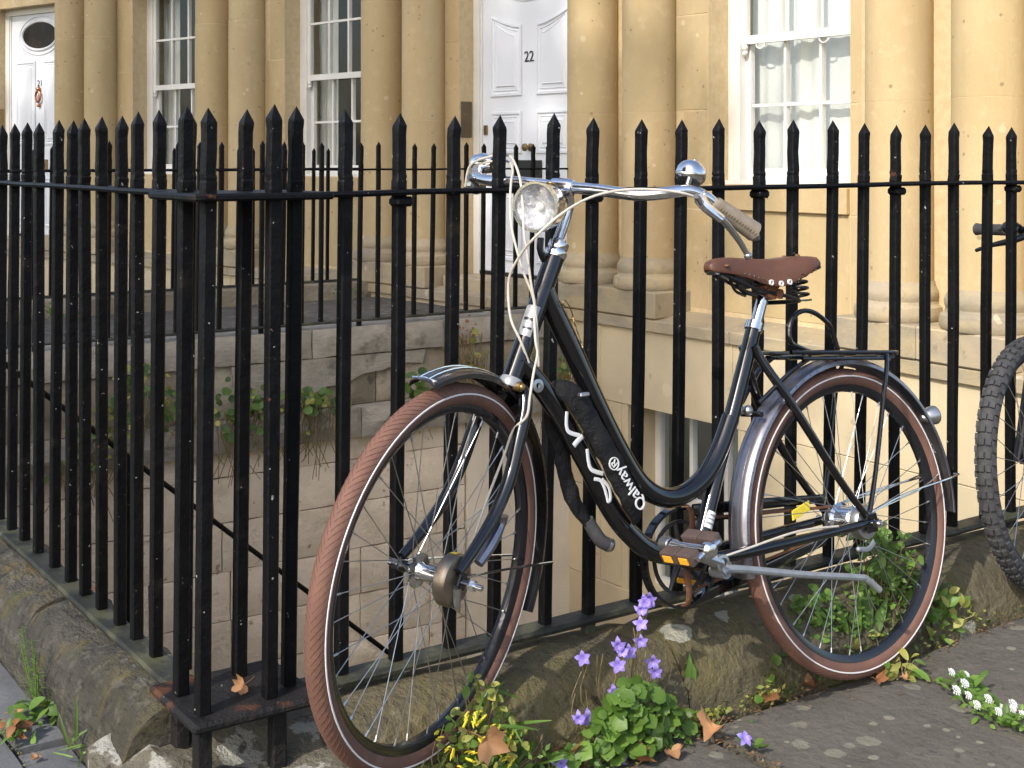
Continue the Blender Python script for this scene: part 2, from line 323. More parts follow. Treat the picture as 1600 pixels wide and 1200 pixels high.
from mathutils import noise as mnoise
# ------------------------------------------------------------------ setting: ground, pits, paving
def sheet(name, rects, m, **kw):
    bm = NB()
    for x0, x1, y0, y1, z in rects:
        bm.faces.new([bm.verts.new(p) for p in ((x0, y0, z), (x1, y0, z), (x1, y1, z), (x0, y1, z))])
    return obj(name, bm, m, None, False, **kw)
sheet('street', [(-300, 300, -300, -2.6, -.14), ], M['asphalt'], kind='structure')
sheet('lawn', [(-60, 90, -90, -14, -.10)], M['grassfar'], kind='structure')
sheet('basement_floor', [(-40, -2.3, .9, 9, -2.6)], M['paving_blue'], kind='structure')
pav = empty('pavement', (0, 0, 0), kind='structure')
b = NB(); box(b, -60, 60, -2.6, .84, -.4, -.02); box(b, -2.19, 60, .84, 60, -.4, -.03)
obj('paving_bed', b, M['soil'], pav, False)
def slab_mesh(bm, x0, x1, y0, y1, z, dz=.0, j=.012, seed=0, th=.08):
    """a worn flagstone: irregular outline, chamfered edge, gently uneven top"""
    nx, ny = max(2, int((x1 - x0) / .09)), max(2, int((y1 - y0) / .09))
    top = {}
    for i in range(nx + 1):
        for k in range(ny + 1):
            x, y = x0 + (x1 - x0) * i / nx, y0 + (y1 - y0) * k / ny
            ed = (i in (0, nx)) or (k in (0, ny))
            q = mnoise.noise_vector(Vector((x * 3 + seed, y * 3, seed * 1.7)))
            x += q.x * j * (1.2 if ed else 0); y += q.y * j * (1.2 if ed else 0)
            zz = z + mnoise.noise(Vector((x * 2.1 + seed, y * 2.1, 3.))) * .006 + dz * (y - y0) - (.007 if ed else 0)
            top[i, k] = bm.verts.new((x, y, zz))
    for i in range(nx):
        for k in range(ny): bm.faces.new((top[i, k], top[i + 1, k], top[i + 1, k + 1], top[i, k + 1]))
    ring = [(i, 0) for i in range(nx)] + [(nx, k) for k in range(ny)] + [(i, ny) for i in range(nx, 0, -1)] + [(0, k) for k in range(ny, 0, -1)]
    low = [bm.verts.new((top[q].co.x, top[q].co.y, z - th)) for q in ring]
    for a in range(len(ring)):
        c = (a + 1) % len(ring); bm.faces.new((top[ring[a]], low[a], low[c], top[ring[c]]))
    return bm
g = .008
rows = [(-.9, -.1), (-.1, .62), (.62, 1.28), (1.28, 1.93), (1.93, 2.55), (2.55, 3.35), (3.35, 4.1), (4.1, 5.0), (5.0, 5.6)]
sd_ = 1
for r, (ya, yb) in enumerate(rows):
    xs = [-2.13, -1.15, -.2, .75, 1.7] if r % 2 else [-2.13, -1.62, -.6, .3, 1.7]
    for xa, xb in zip(xs, xs[1:]):
        if r < 2 and xa < -2: xa = -2.05
        sd_ += 1
        b = NB(); slab_mesh(b, xa + g, xb - g, ya + g, yb - g, (.0 if ya > 1.2 else .012) + (.035 if ya > 3 else 0) + random.uniform(-.004, .004), .045 if 2.5 < ya < 3 else 0, seed=sd_)
        obj('paving_slab', b, M['paving'], pav)
for xa, xb in ((-2.76, -2.06), (-3.55, -2.78), (-4.5, -3.57), (-5.4, -4.52)):
    sd_ += 1; b = NB(); slab_mesh(b, xa + g, xb - g, .705, .80, .028, seed=sd_); obj('paving_slab', b, M['paving_blue'], pav)
    for y0 in (-.02, -.75):
        sd_ += 1; b = NB(); slab_mesh(b, xa + .17, xb + .15, y0 + g, y0 + .72 - g, .026, seed=sd_); obj('paving_slab', b, M['paving_blue'], pav)

# ------------------------------------------------------------------ kerb stones that carry the railings
def kerb_stone(name, parent, prof, a, b_, along, m, seed, amp=.010, endr=.02):
    """sweep a profile (list of (d, z)) from a to b_ along axis 'x' or 'y'"""
    pr = [Vector((d, z, 0)) for d, z in prof]
    pr = smooth_path(pr, 3); n = max(4, int(abs(b_ - a) / .05)); bm = NB(); rings = []
    for i in range(n + 1):
        t = i / n; y = a + (b_ - a) * t; e = min(t, 1 - t) * abs(b_ - a); sh = max(0, 1 - e / .03) * endr
        ring = []
        for p in pr:
            x, z = p.x, p.y
            P = Vector((x, y, z)) if along == 'y' else Vector((y, x, z))
            d = mnoise.noise(P * 5 + Vector((seed, 0, 0))) * amp + mnoise.noise(P * 16) * amp * .45
            z2 = z + d * (1 if z > -.1 else 0) - sh * (1 if z > -.1 else 0) * .5
            x2 = x + d * .7 * (1 if z > -.2 else 0)
            ring.append(bm.verts.new(Vector((x2, y, z2)) if along == 'y' else Vector((y, x2, z2))))
        rings.append(ring)
    for r0, r1 in zip(rings, rings[1:]):
        for j in range(len(pr) - 1): bm.faces.new((r0[j], r0[j + 1], r1[j + 1], r1[j]))
    bm.faces.new(rings[0]); bm.faces.new(rings[-1][::-1])
    bmesh.ops.recalc_face_normals(bm, faces=bm.faces)
    return obj(name, bm, m, parent)
PR = [(-2.375, -.3), (-2.376, .05), (-2.374, .150), (-2.355, .166), (-2.31, .170), (-2.25, .165), (-2.205, .143), (-2.168, .095), (-2.148, .035), (-2.138, -.3)]
PL = [(.985, -.3), (.985, .1), (.982, .172), (.965, .186), (.92, .19), (.875, .184), (.84, .165), (.815, .12), (.802, .05), (.80, -.3)]
kp = empty('stone_plinth', (-2.25, .9, 0), label='mossy yellow-stained stone kerb plinth under the black railings, running round the corner', cat='plinth')
ys = [1.17, 1.93, 2.72, 3.5, 4.4, 5.2]
for i, (a, c) in enumerate(zip(ys, ys[1:])): kerb_stone('coping_stone', kp, PR, a + .003, c - .003, 'y', M['kerb'], i * 3.1)
xs = [-2.43, -3.16, -4.05, -5.0, -6.1, -7.2]
for i, (a, c) in enumerate(zip(xs, xs[1:])): kerb_stone('coping_stone', kp, PL, a - .003, c + .003, 'x', M['kerb_grey'], 20 + i * 2.3, amp=.02)
# the rough lichened corner stone
bm = NB(); nx = ny = 16; vv = {}
for i in range(nx + 1):
    for k in range(ny + 1):
        x = -2.53 + .42 * i / nx; y = .775 + .41 * k / ny
        e = min(i, nx - i, k * 1.0 if True else 0) / 3.
        P = Vector((x, y, 0))
        z = .085 + mnoise.noise(P * 7) * .03 + mnoise.noise(P * 19) * .014 + .05 * max(0, (-2.28 - x) / .25)
        if i > nx - 4: z -= .05 * (i - nx + 4) / 4
        if k < 3: z -= .035 * (3 - k) / 3
        vv[i, k] = bm.verts.new((x + mnoise.noise(P * 9 + Vector((5, 0, 0))) * .02, y + mnoise.noise(P * 9) * .02, z))
for i in range(nx):
    for k in range(ny): bm.faces.new((vv[i, k], vv[i + 1, k], vv[i + 1, k + 1], vv[i, k + 1]))
ring = [(i, 0) for i in range(nx)] + [(nx, k) for k in range(ny)] + [(i, ny) for i in range(nx, 0, -1)] + [(0, k) for k in range(ny, 0, -1)]
low = [bm.verts.new((vv[q].co.x, vv[q].co.y, -.2)) for q in ring]
for a in range(len(ring)): c = (a + 1) % len(ring); bm.faces.new((vv[ring[a]], low[a], low[c], vv[ring[c]]))
obj('corner_stone', bm, M['lichen'], kp)
# walls of the basement area below the street and the path
b = NB(); box(b, -7.2, -2.4, .80, .97, -2.6, -.05)
obj('area_wall', b, M['lime'], None, False, kind='structure')
b = NB(); box(b, -2.37, -2.16, .8, 5.2, -2.6, -.06)
obj('area_wall', b, M['lime'], None, False, kind='structure')

# ------------------------------------------------------------------ terrace houses on a gentle concave curve
RC = 1 / math.radians(1.8); D0 = math.radians(3.)
def FM(s, off, z):
    d = D0 + s / RC
    return Vector((-7.3 - RC * (math.sin(d) - math.sin(D0)) + math.sin(d) * off, 5.7 + RC * (math.cos(d) - math.cos(D0)) - math.cos(d) * off, z))
def fdir(s):
    d = D0 + s / RC
    return Vector((-math.cos(d), -math.sin(d), 0)), Vector((math.sin(d), -math.cos(d), 0))     # along +s (left), outward
PIERS = [-2.93, -.36, 2.18, 4.76, 7.3, 9.86]
WINS = [(-1.645, 'R'), (3.47, 'M'), (6.03, 'L')]
DOORS = [(.93, '22'), (8.58, '21')]
h22 = empty('terrace_house', FM(-.4, 0, .2), label='honey stone terrace house with white door numbered 22 and sunlit white-curtained window', cat='house', group='terrace houses')
h21 = empty('terrace_house', FM(5.5, 0, .2), label='honey stone terrace house with white door numbered 21 and two dark sash windows', cat='house', group='terrace houses')
def house(s): return h22 if s < 2.18 else h21
GAP = .0018
def fblock(parent, name, s0, s1, o0, o1, z0, z1, m, bev=.004):
    b = NB(); box(b, s0 + GAP, s1 - GAP, o0, o1, z0 + GAP, z1 - GAP, bev, FM)
    return obj(name, b, m, parent, False)
walls = {}
for h, (a, c) in ((h22, (-5.2, 2.18)), (h21, (2.18, 10.6))):
    # mortar core: kept behind the block faces, with the openings left free
    b = NB()
    ops = sorted([(s - .57, s + .57, 1.04, 2.95) for s, _ in WINS if a < s < c] + [(s - .65, s + .65, .27, 2.92) for s, _ in DOORS if a < s < c])
    cur = a
    for s0, s1, z0, z1 in ops:
        box(b, cur, s0, -.42, -.0035, .2, 4.2, 0, FM); box(b, s0, s1, -.42, -.0035, .2, z0, 0, FM); box(b, s0, s1, -.42, -.0035, z1, 4.2, 0, FM); cur = s1
    box(b, cur, c, -.42, -.0035, .2, 4.2, 0, FM)
    walls[h] = obj('wall', b, M['mortar'], h, False)
edges = sorted([(s - .57, s + .57, 'w') for s, _ in WINS] + [(s - .65, s + .65, 'd') for s, _ in DOORS])
spans = [(-5.2, edges[0][0])] + [(edges[i][1], edges[i + 1][0]) for i in range(len(edges) - 1)] + [(edges[-1][1], 10.6)]
ZC = [.26, .88, 1.5, 2.1, 2.72, 3.4, 4.2]
for (a, c), pc in zip(spans, PIERS):
    for k, (z0, z1) in enumerate(zip(ZC, ZC[1:])):
        cuts = [a, pc - .1 if k % 2 else pc + .1, c]
        if pc == 2.18: cuts = [a, 2.18, c]
        if c - a > 1.8: cuts = [a, a + (c - a) * (.33 if k % 2 else .5), pc, c] if pc < c else [a, (a + c) / 2, c]
        if pc == -2.93: cuts = [a, -4.2 + .3 * (k % 2), -3.0 + .1 * (k % 2), c]
        for s0, s1 in zip(cuts, cuts[1:]): fblock(walls[house((s0 + s1) / 2)], 'stone_block', s0, s1, -.30, random.uniform(-.001, .001), z0, z1, M['stone'])
for s0, s1, k in edges:
    w = walls[house((s0 + s1) / 2)]
    if k == 'w':
        fblock(w, 'stone_block', s0, s1, -.3, 0, .26, .885, M['stone'])
        fblock(w, 'stone_block', s0 + .0, s1 - .0, -.3, .028, .885, 1.036, M['stone'])
        zl = 2.95
    else: zl = 2.92
    fblock(w, 'lintel', s0, (s0 + s1) / 2, -.3, 0, zl, 3.4, M['stone']); fblock(w, 'lintel', (s0 + s1) / 2, s1, -.3, 0, zl, 3.4, M['stone'])
# ledge and lower basement wall
LO = .26
for i in range(13):
    s0 = -5.2 + i * 1.215; s1 = s0 + 1.215
    w = walls[house((s0 + s1) / 2)]
    b = NB(); P = [FM(s0 + .002, -.2, .12), FM(s1 - .002, -.2, .12), FM(s1 - .002, LO + .03, .12), FM(s0 + .002, LO + .03, .12), FM(s0 + .002, -.2, .262), FM(s1 - .002, -.2, .262), FM(s1 - .002, LO + .03, .195), FM(s0 + .002, LO + .03, .195)]
    hull_box(b, P[::-1] if (P[1] - P[0]).cross(P[3] - P[0]).z < 0 else P, .006)
    bmesh.ops.recalc_face_normals(b, faces=b.faces); obj('ledge_stone', b, M['stone_base'], w, False)
    for k, (z0, z1) in enumerate(((-2.6, -2.1), (-2.1, -1.55), (-1.55, -.96), (-.96, -.37), (-.37, .12))):
        off = .4 * (k % 2); a, c = s0 + off, s1 + off
        segs = [(a, c)]
        if k in (2, 3): # the basement window
            segs = [(x, y) for x, y in ((a, min(c, -1.66)), (max(a, -.55), c)) if y - x > .03]
        for x, y in segs: fblock(w, 'stone_block', x, y, -.15, LO, z0, z1, M['lime'], .003)
# basement window: reveal, dark frame, panes
bw = empty('basement_window', FM(-1.1, 0, -1.5), h22)
b = NB(); box(b, -1.66, -1.60, -.1, LO - .004, -1.55, -.37, 0, FM); box(b, -.61, -.55, -.1, LO - .004, -1.55, -.37, 0, FM); box(b, -1.66, -.55, -.1, LO, -1.62, -1.55, 0, FM)
obj('reveal', b, M['lime'], bw, False)
b = NB()
for s0, s1, z0, z1 in ((-1.60, -1.55, -1.55, -.38), (-.66, -.61, -1.55, -.38), (-1.55, -.66, -1.55, -1.50), (-1.55, -.66, -.43, -.38), (-1.55, -.66, -.98, -.94), (-1.27, -1.24, -1.5, -.98), (-1.27, -1.24, -.94, -.43), (-.96, -.93, -1.5, -.98), (-.96, -.93, -.94, -.43)): box(b, s0, s1, -.02, .02, z0, z1, 0, FM)
obj('window_frame', b, M['white'], bw, False)
b = NB(); box(b, -1.55, -.66, -.006, .0, -1.5, -.43, 0, FM); obj('pane', b, M['glass'], bw, False)
b = NB(); box(b, -1.58, -.63, -.6, -.55, -1.55, -.38, 0, FM); obj('blind', b, M['room_light'], bw, False)

# engaged columns, two in front of each pier
PB = [(.0, .218), (.0, .222), (.015, .230), (.04, .233), (.07, .226), (.085, .205), (.10, .200), (.115, .205), (.135, .208), (.155, .203), (.175, .190), (.20, .182)]
for pc in PIERS:
    for ds in (-.28, .28):
        s = pc + ds
        if s > 10: continue
        h = house(s); c = FM(s, .10, 0)
        b = NB(); lathe(b, [(0, .178), (.0, .178), (.92, .174), (.92, 0.01)], c + Vector((0, 0, .57)), (0, 0, 1), 40)
        col = empty('column', FM(s, .10, .37), h)
        for k, (z0, z1) in enumerate(((.57, 1.49), (1.49, 2.47), (2.47, 3.45), (3.45, 4.2))):
            if k == 0: drum = b
            else: drum = NB(); 
            if k: lathe(drum, [(0, .01), (0, .174 - .003 * k), (.004, .177 - .003 * k), (z1 - z0 - .006, .176 - .003 * k), (z1 - z0 - .003, .173 - .003 * k), (z1 - z0 - .003, .01)], c + Vector((0, 0, z0)), (0, 0, 1), 40)
            o = obj('drum', drum, M['stone'], col)
        b = NB(); lathe(b, [(.9, .173), (3.6, .163)], c + Vector((0, 0, .57)), (0, 0, 1), 40); obj('joint_mortar', b, M['mortar'], col)
        b = NB(); lathe(b, [(0, .01)] + PB + [(.20, .01)], c + Vector((0, 0, .37)), (0, 0, 1), 40); obj('base', b, M['stone_base'], col)
    if pc < 9.9:
        for a, c in ((pc - .56, pc), (pc, pc + .56)): fblock(walls[house((a + c) / 2 - 1e-3)], 'pedestal_block', a, c, -.1, LO + .045, .20, .37, M['stone_base'], .008)

# sash windows
def wire(parent, name, rects, o0, o1, m, bev=.002):
    b = NB()
    for s0, s1, z0, z1 in rects: box(b, s0, s1, o0, o1, z0, z1, 0, FM)
    return obj(name, b, m, parent, False)
def curtain(parent, s0, s1, z0, z1, off, m, waves, amp, seed, flare=0.):
    b = NB(); n = 70; rows_ = 8; V = {}
    for i in range(n + 1):
        for k in range(rows_ + 1):
            t = i / n; q = k / rows_
            s = s0 + (s1 - s0) * t + flare * (1 - q) * (t - .5) + .02 * math.sin(3 * q + seed) * (t * (1 - t))
            o = off + amp * math.sin(waves * t * 6.283 + seed + .8 * math.sin(t * 9 + seed) + .5 * q) * (.6 + .4 * math.sin(7 * t + seed))
            V[i, k] = b.verts.new(FM(s, o, z0 + (z1 - z0) * q))
    for i in range(n):
        for k in range(rows_): b.faces.new((V[i, k], V[i + 1, k], V[i + 1, k + 1], V[i, k + 1]))
    return obj('curtain', b, m, parent)
for sc, which in WINS:
    h = house(sc); w = empty('sash_window', FM(sc, -.2, 1.04), h)
    f = wire(w, 'box_frame', [(sc - .57, sc - .47, 1.04, 2.95), (sc + .47, sc + .57, 1.04, 2.95), (sc - .47, sc + .47, 2.88, 2.95)], -.26, -.175, M['white'])
    wire(w, 'sill', [(sc - .57, sc + .57, 1.028, 1.062)], -.27, -.02 if which != 'R' else -.1, M['white'])
    hw = .47
    def sash(name, z0, z1, o, bot, top, bars):
        st = .045
        R_ = [(sc - hw, sc - hw + st, z0, z1), (sc + hw - st, sc + hw, z0, z1), (sc - hw + st, sc + hw - st, z0, z0 + bot), (sc - hw + st, sc + hw - st, z1 - top, z1)]
        gw = (2 * hw - 2 * st) / 3
        for i in (1, 2): R_.append((sc - hw + st + gw * i - .010, sc - hw + st + gw * i + .010, z0 + bot, z1 - top))
        zs = [z0 + bot] + bars + [z1 - top]
        for zb in bars:
            for i in range(3): R_.append((sc - hw + st + gw * i + .0102, sc - hw + st + gw * (i + 1) - .0102, zb - .010, zb + .010))
        fr = wire(w, name, R_, o - .035, o, M['white'])
        for i in range(3):
            for za, zb in zip(zs, zs[1:]):
                b = NB(); jx = random.uniform(-.002, .002)
                P = [FM(sc - hw + st + gw * (i + t0), o - .016 + jx * t1, z) for t0, t1, z in ((0, -1, za), (1, 1, za), (1, -1, zb), (0, 1, zb))]
                f_ = b.faces.new([b.verts.new(p) for p in P]); f_.normal_update(); (f_.normal_flip() if f_.normal.dot(fdir(sc)[1]) < 0 else None); obj('pane', b, M['glass'], w, False)
        return fr
    sash('upper_sash', 1.905, 2.90, -.185, .052, .04, [2.42])
    sash('lower_sash', 1.062, 1.955, -.226, .075, .04, [1.525])
    for sg in (-1, 1):   # sash horns
        b = NB(); t, o = fdir(sc); x = sc + sg * (hw - .024)
        tube(b, [FM(x, -.200, 1.906), FM(x, -.196, 1.885), FM(x, -.203, 1.865), FM(x, -.194, 1.848), FM(x, -.204, 1.832)], [.019, .022, .014, .018, .006], 10, 4); obj('sash_horn', b, M['white'], w)
    if which == 'R':
        for x in (sc + .31, sc - .20):
            b = NB(); tube(b, [FM(x + .035, -.195, 1.905), FM(x + .03, -.19, 1.885), FM(x, -.188, 1.872), FM(x - .03, -.19, 1.885), FM(x - .035, -.195, 1.905)], .005, 8, 6); obj('sash_pull', b, M['white'], w)
        curtain(w, sc - .50, sc + .06, 1.05, 2.95, -.315, M['voile'], 5, .012, 1.3, .10); curtain(w, sc - .03, sc + .50, 1.05, 2.95, -.33, M['voile'], 5, .012, 4.1, .06)
    else:
        curtain(w, sc - .52, sc - .16, 1.05, 2.95, -.40, M['drape'], 4, .02, 2.2 + sc, .10); curtain(w, sc + .24, sc + .52, 1.05, 2.95, -.36, M['drape'], 3, .016, .4 + sc, .0)
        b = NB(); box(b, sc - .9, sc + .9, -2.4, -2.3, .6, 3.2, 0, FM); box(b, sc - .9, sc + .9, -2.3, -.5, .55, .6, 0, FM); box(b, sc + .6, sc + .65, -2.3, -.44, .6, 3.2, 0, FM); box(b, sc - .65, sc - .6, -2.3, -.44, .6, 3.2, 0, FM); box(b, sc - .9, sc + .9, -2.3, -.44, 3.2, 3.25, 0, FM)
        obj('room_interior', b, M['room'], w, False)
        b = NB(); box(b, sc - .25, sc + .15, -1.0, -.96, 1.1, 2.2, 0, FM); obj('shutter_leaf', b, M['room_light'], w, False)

# doors
DSC = [0.]
def DM(s, off, z):
    t, o = fdir(DSC[0]); return FM(DSC[0], 0, z) + t * (s - DSC[0]) + o * off
def dpanel(parent, sg, x0, x1, zb, top, sc, o, name='panel'):
    """raised and fielded panel; top(x) gives its upper edge"""
    bm = NB(); rings = []; n = 10
    for d, h in ((0, .0015), (.003, .014), (.020, .015), (.026, .004), (.034, .001), (.046, .010), (.050, .003), (.070, .006), (.080, .016), (.086, .013)):
        P = [(x1 - d, zb + d), (x0 + d, zb + d)] + [(x0 + d + (x1 - x0 - 2 * d) * i / n, top(x0 + (x1 - x0) * i / n) - d) for i in range(n + 1)]
        rings.append([bm.verts.new(DM(sc + sg * x, o + h, z)) for x, z in P])
    for p, q in zip(rings, rings[1:]):
        for j in range(len(p)): bm.faces.new((p[j], p[(j + 1) % len(p)], q[(j + 1) % len(p)], q[j]))
    bm.faces.new(rings[-1]); bmesh.ops.recalc_face_normals(bm, faces=bm.faces)
    return obj(name, bm, M['door'], parent, False)
def text(name, body, size, loc, xd, yd, m, parent, ext=.002, **kw):
    cu = bpy.data.curves.new(name, 'FONT'); cu.body = body; cu.size = size; cu.extrude = ext; cu.align_x = 'CENTER'; cu.align_y = 'CENTER'; cu.materials.append(m)
    xd, yd = Vector(xd).normalized(), Vector(yd).normalized(); zd = xd.cross(yd).normalized(); yd = zd.cross(xd)
    tmp = bpy.data.objects.new(name, cu); COL.objects.link(tmp); bpy.context.view_layer.update()
    me = bpy.data.meshes.new_from_object(tmp.evaluated_get(bpy.context.evaluated_depsgraph_get())); bpy.data.objects.remove(tmp); me.name = name
    R_ = Matrix((xd, yd, zd)).transposed().to_4x4(); return inst(name, me, Matrix.Translation(loc) @ R_, parent, **kw)
def wireD(parent, name, rects, o0, o1, m):
    b = NB()
    for s0, s1, z0, z1 in rects: box(b, s0, s1, o0, o1, z0, z1, 0, DM)
    return obj(name, b, m, parent, False)
for sc, num in DOORS:
    DSC[0] = sc
    h = house(sc); d = empty('front_door', DM(sc, -.2, .3), h); o = -.165
    wireD(d, 'door_frame', [(sc - .65, sc - .575, .27, 2.92), (sc + .575, sc + .65, .27, 2.92), (sc - .575, sc + .575, 2.85, 2.92)], -.26, -.135, M['white'])
    wireD(d, 'door_frame', [(sc - .578, sc - .56, .27, 2.846), (sc + .56, sc + .578, .27, 2.846)], -.25, -.15, M['white'])
    b = NB(); box(b, sc - .56, sc + .56, o - .05, o, .33, 2.848, 0, DM); obj('door_leaf', b, M['door'], d, False)
    zt, zb = (2.235, 1.67)
    for sg in (-1, 1):
        dpanel(d, sg, .085, .46, 1.67 if num == '22' else 1.35, (lambda x: 2.205 + .09 * ((x - .085) / .375) ** 1.5) if num == '22' else (lambda x: 2.31), sc, o)
        if num == '22': dpanel(d, sg, .085, .46, 1.235, lambda x: 1.555, sc, o)
        dpanel(d, sg, .085, .46, .42, lambda x: .98, sc, o)
    el = lambda a, c, of: [DM(sc + a * math.cos(t), of, 2.60 + c * math.sin(t)) for t in [i * math.pi / 18 for i in range(36)]]
    b = NB(); b.faces.new([b.verts.new(p) for p in el(.335, .155, o + .004)]); bmesh.ops.recalc_face_normals(b, faces=b.faces); obj('oval_pane', b, mat('dark_fanlight_glass', (.012, .010, .008), (.03, .024, .018), 6, rough=.35, spec=.15), d, False)
    b = NB(); tube(b, el(.345, .165, o + .004), .016, 8, 1, True); obj('oval_moulding', b, M['door'], d)
    b = NB(); tube(b, el(.40, .22, o + .002), .008, 8, 1, True); obj('oval_moulding', b, M['door'], d)
    t, ou = fdir(sc)
    text('door_number', num, .115 if num == '22' else .10, DM(sc + .0, o + .004, 1.955 if num == '22' else 2.05), -t, (0, 0, 1), M['iron_black'], d)
    b = NB(); box(b, sc - .15, sc + .15, o + .002, o + .02, 1.055, 1.185, .004, DM); box(b, sc - .12, sc + .12, o + .02, o + .026, 1.085, 1.155, .003, DM); obj('letter_plate', b, M['iron_black'] if num == '22' else M['brass'], d, False)
    b = NB(); box(b, sc + .50, sc + .545, o + .002, o + .012, 1.38, 1.455, .003, DM); box(b, sc + .512, sc + .533, o + .012, o + .018, 1.395, 1.44, 0, DM); obj('latch_plate', b, M['brass'], d, False)
    b = NB(); lathe(b, [(0, .01), (.0, .03), (.01, .03), (.02, .012), (.04, .014), (.055, .03), (.07, .028), (.078, .0)], DM(sc - .02, o + .002, 1.28), ou, 16); obj('door_knob', b, M['brass'], d)
    if num == '21':
        b = NB(); tube(b, [DM(sc + math.sin(a) * .045, o + .03, 1.90 + math.cos(a) * .06) for a in [i * .5236 for i in range(12)]], .014, 8, 2, True); ball(b, DM(sc, o + .02, 1.985), .03); ball(b, DM(sc, o + .02, 1.80), .022); obj('door_knocker', b, mat('copper_knocker', (.42, .17, .09), rough=.3, metal=.9), d)
    b = NB(); box(b, sc - .65, sc + .65, -.4, .16, .2, .30, .006, DM); obj('door_step', b, M['stone_base'], d, False)
    b = NB(); box(b, sc - .575, sc + .575, -.25, -.14, .30, .328, 0, DM); obj('threshold', b, M['iron_black'], d, False)
    # plaque on the left jamb of the doorway
    js = sc + .65; b = NB()
    za, zb = (1.36, 1.64) if num == '22' else (1.52, 1.77)
    box(b, js - .008, js - .002, -.125, -.018, za, zb, .002, FM); obj('plaque', b, M['bronze'] if num == '22' else M['brass'], h, False)

# ------------------------------------------------------------------ entrance bridge to door 22 and its whitewashed side wall
br = empty('entrance_bridge', (-8.5, 3, .1), kind='structure')
b = NB(); box(b, -9.7, -7.34, .9, 5.42, -2.6, .03); obj('bridge_core', b, M['weathered'], br, False)
y = .95; k = 0
while y < 5.3:
    L_ = [.82, .74, .9, .78, .86][k % 5]; yb = min(y + L_, 5.38)
    for xa, xb in ((-9.62, -8.5 + .2 * (k % 2)), (-8.5 + .2 * (k % 2), -7.46)):
        b = NB(); slab_mesh(b, xa + .006, xb - .006, y + .006, yb - .006, .085 + random.uniform(-.004, .004), seed=60 + k, th=.06); obj('paving_slab', b, M['paving'], br)
    y = yb; k += 1
y = .95
while y < 5.3:
    yb = min(y + random.uniform(.8, 1.2), 5.38)
    b = NB(); box(b, -9.85, -9.64, y + .003, yb - .003, -.2, .205, .012, seg=2); obj('kerb_stone', b, M['weathered'], br, False); y = yb
bwall = empty('bridge_wall', (-7.3, 3, -2.6), label='whitewashed block side wall of the entrance bridge, behind the corner railings', cat='wall')
def rough_block(name, x, y0, y1, z0, z1, m, depth=.16, bev=.012, amp=.006, seed=0):
    b = NB(); n = max(2, int((y1 - y0) / .06)); q = max(2, int((z1 - z0) / .06)); V = {}
    for i in range(n + 1):
        for j in range(q + 1):
            yy = y0 + (y1 - y0) * i / n; zz = z0 + (z1 - z0) * j / q
            e = (i in (0, n)) or (j in (0, q))
            P = Vector((seed, yy, zz)); V[i, j] = b.verts.new((x + mnoise.noise(P * 6) * amp + mnoise.noise(P * 17) * amp * .6 - (bev if e else 0), yy + (mnoise.noise(P * 11) * .006 if e else 0), zz + (mnoise.noise(P * 9) * .006 if e else 0)))
    for i in range(n):
        for j in range(q): b.faces.new((V[i, j], V[i + 1, j], V[i + 1, j + 1], V[i, j + 1]))
    ring = [(i, 0) for i in range(n)] + [(n, j) for j in range(q)] + [(i, q) for i in range(n, 0, -1)] + [(0, j) for j in range(q, 0, -1)]
    low = [b.verts.new((x - depth, V[r].co.y, V[r].co.z)) for r in ring]
    for a in range(len(ring)): c = (a + 1) % len(ring); b.faces.new((V[ring[a]], low[a], low[c], V[ring[c]]))
    bmesh.ops.recalc_face_normals(b, faces=b.faces)
    return obj(name, b, m, bwall)
def courses(zs, y0, y1, lens, m, x, name, depth=.1, bev=.012, amp=.006):
    for k, (z0, z1) in enumerate(zip(zs, zs[1:])):
        y = y0 - random.uniform(0, lens[0]); 
        while y < y1:
            L_ = random.uniform(*lens); a, c = max(y, y0), min(y + L_, y1)
            if c - a > .05: rough_block(name, x + random.uniform(-.004, .004), a + .0035, c - .0035, z0 + .003, z1 - .003, m, depth, bev, amp, seed=y * 3 + k)
            y += L_
b = NB(); box(b, -7.4, -7.300, .96, 5.46, -2.6, .0); obj('mortar_core', b, M['weathered'], bwall, False)
courses([-2.6, -2.28, -1.99, -1.72, -1.44, -1.16, -.88, -.62, -.47], 1.0, 4.62, (.42, .85), M['white_block'], -7.262, 'stone_block', .06)
rough_block('rendered_panel', -7.258, 4.63, 5.45, -2.6, -.47, M['white_render'], .06, .004, .004, 3)
courses([-.47, -.29], 1.0, 5.45, (.9, 1.3), M['ledge'], -7.15, 'ledge_stone', .2, .03, .012)
courses([-.29, .015], 1.0, 5.45, (.75, 1.5), M['weathered'], -7.25, 'stone_block', .1, .02, .012)
courses([.015, .185], 1.0, 5.45, (.8, 1.3), M['ledge'], -7.225, 'coping_stone', .24, .02, .008)
# pale peeled skin of render over part of the weathered course
b = NB(); ol = [(3.02, .01), (3.6, .013), (4.3, .008), (4.28, -.07), (4.12, -.055), (4.0, -.09), (3.86, -.10), (3.75, -.15), (3.62, -.155), (3.5, -.20), (3.38, -.21), (3.3, -.25), (3.16, -.235), (3.05, -.20)]
f1 = b.faces.new([b.verts.new((-7.244, y, z)) for y, z in ol]); q = bmesh.ops.extrude_face_region(b, geom=[f1]); bmesh.ops.translate(b, verts=[v for v in q['geom'] if isinstance(v, bmesh.types.BMVert)], vec=(.014, 0, 0)); bmesh.ops.recalc_face_normals(b, faces=b.faces)
obj('flaking_render', b, M['ledge'], bwall, False)
b = NB(); box(b, -9.95, -9.9, .9, 5.4, -2.6, .0); obj('area_wall', b, M['weathered'], None, False, kind='structure')
b = NB(); box(b, -14, -9.9, .8, .97, -2.6, .15); obj('area_wall', b, M['weathered'], None, False, kind='structure')

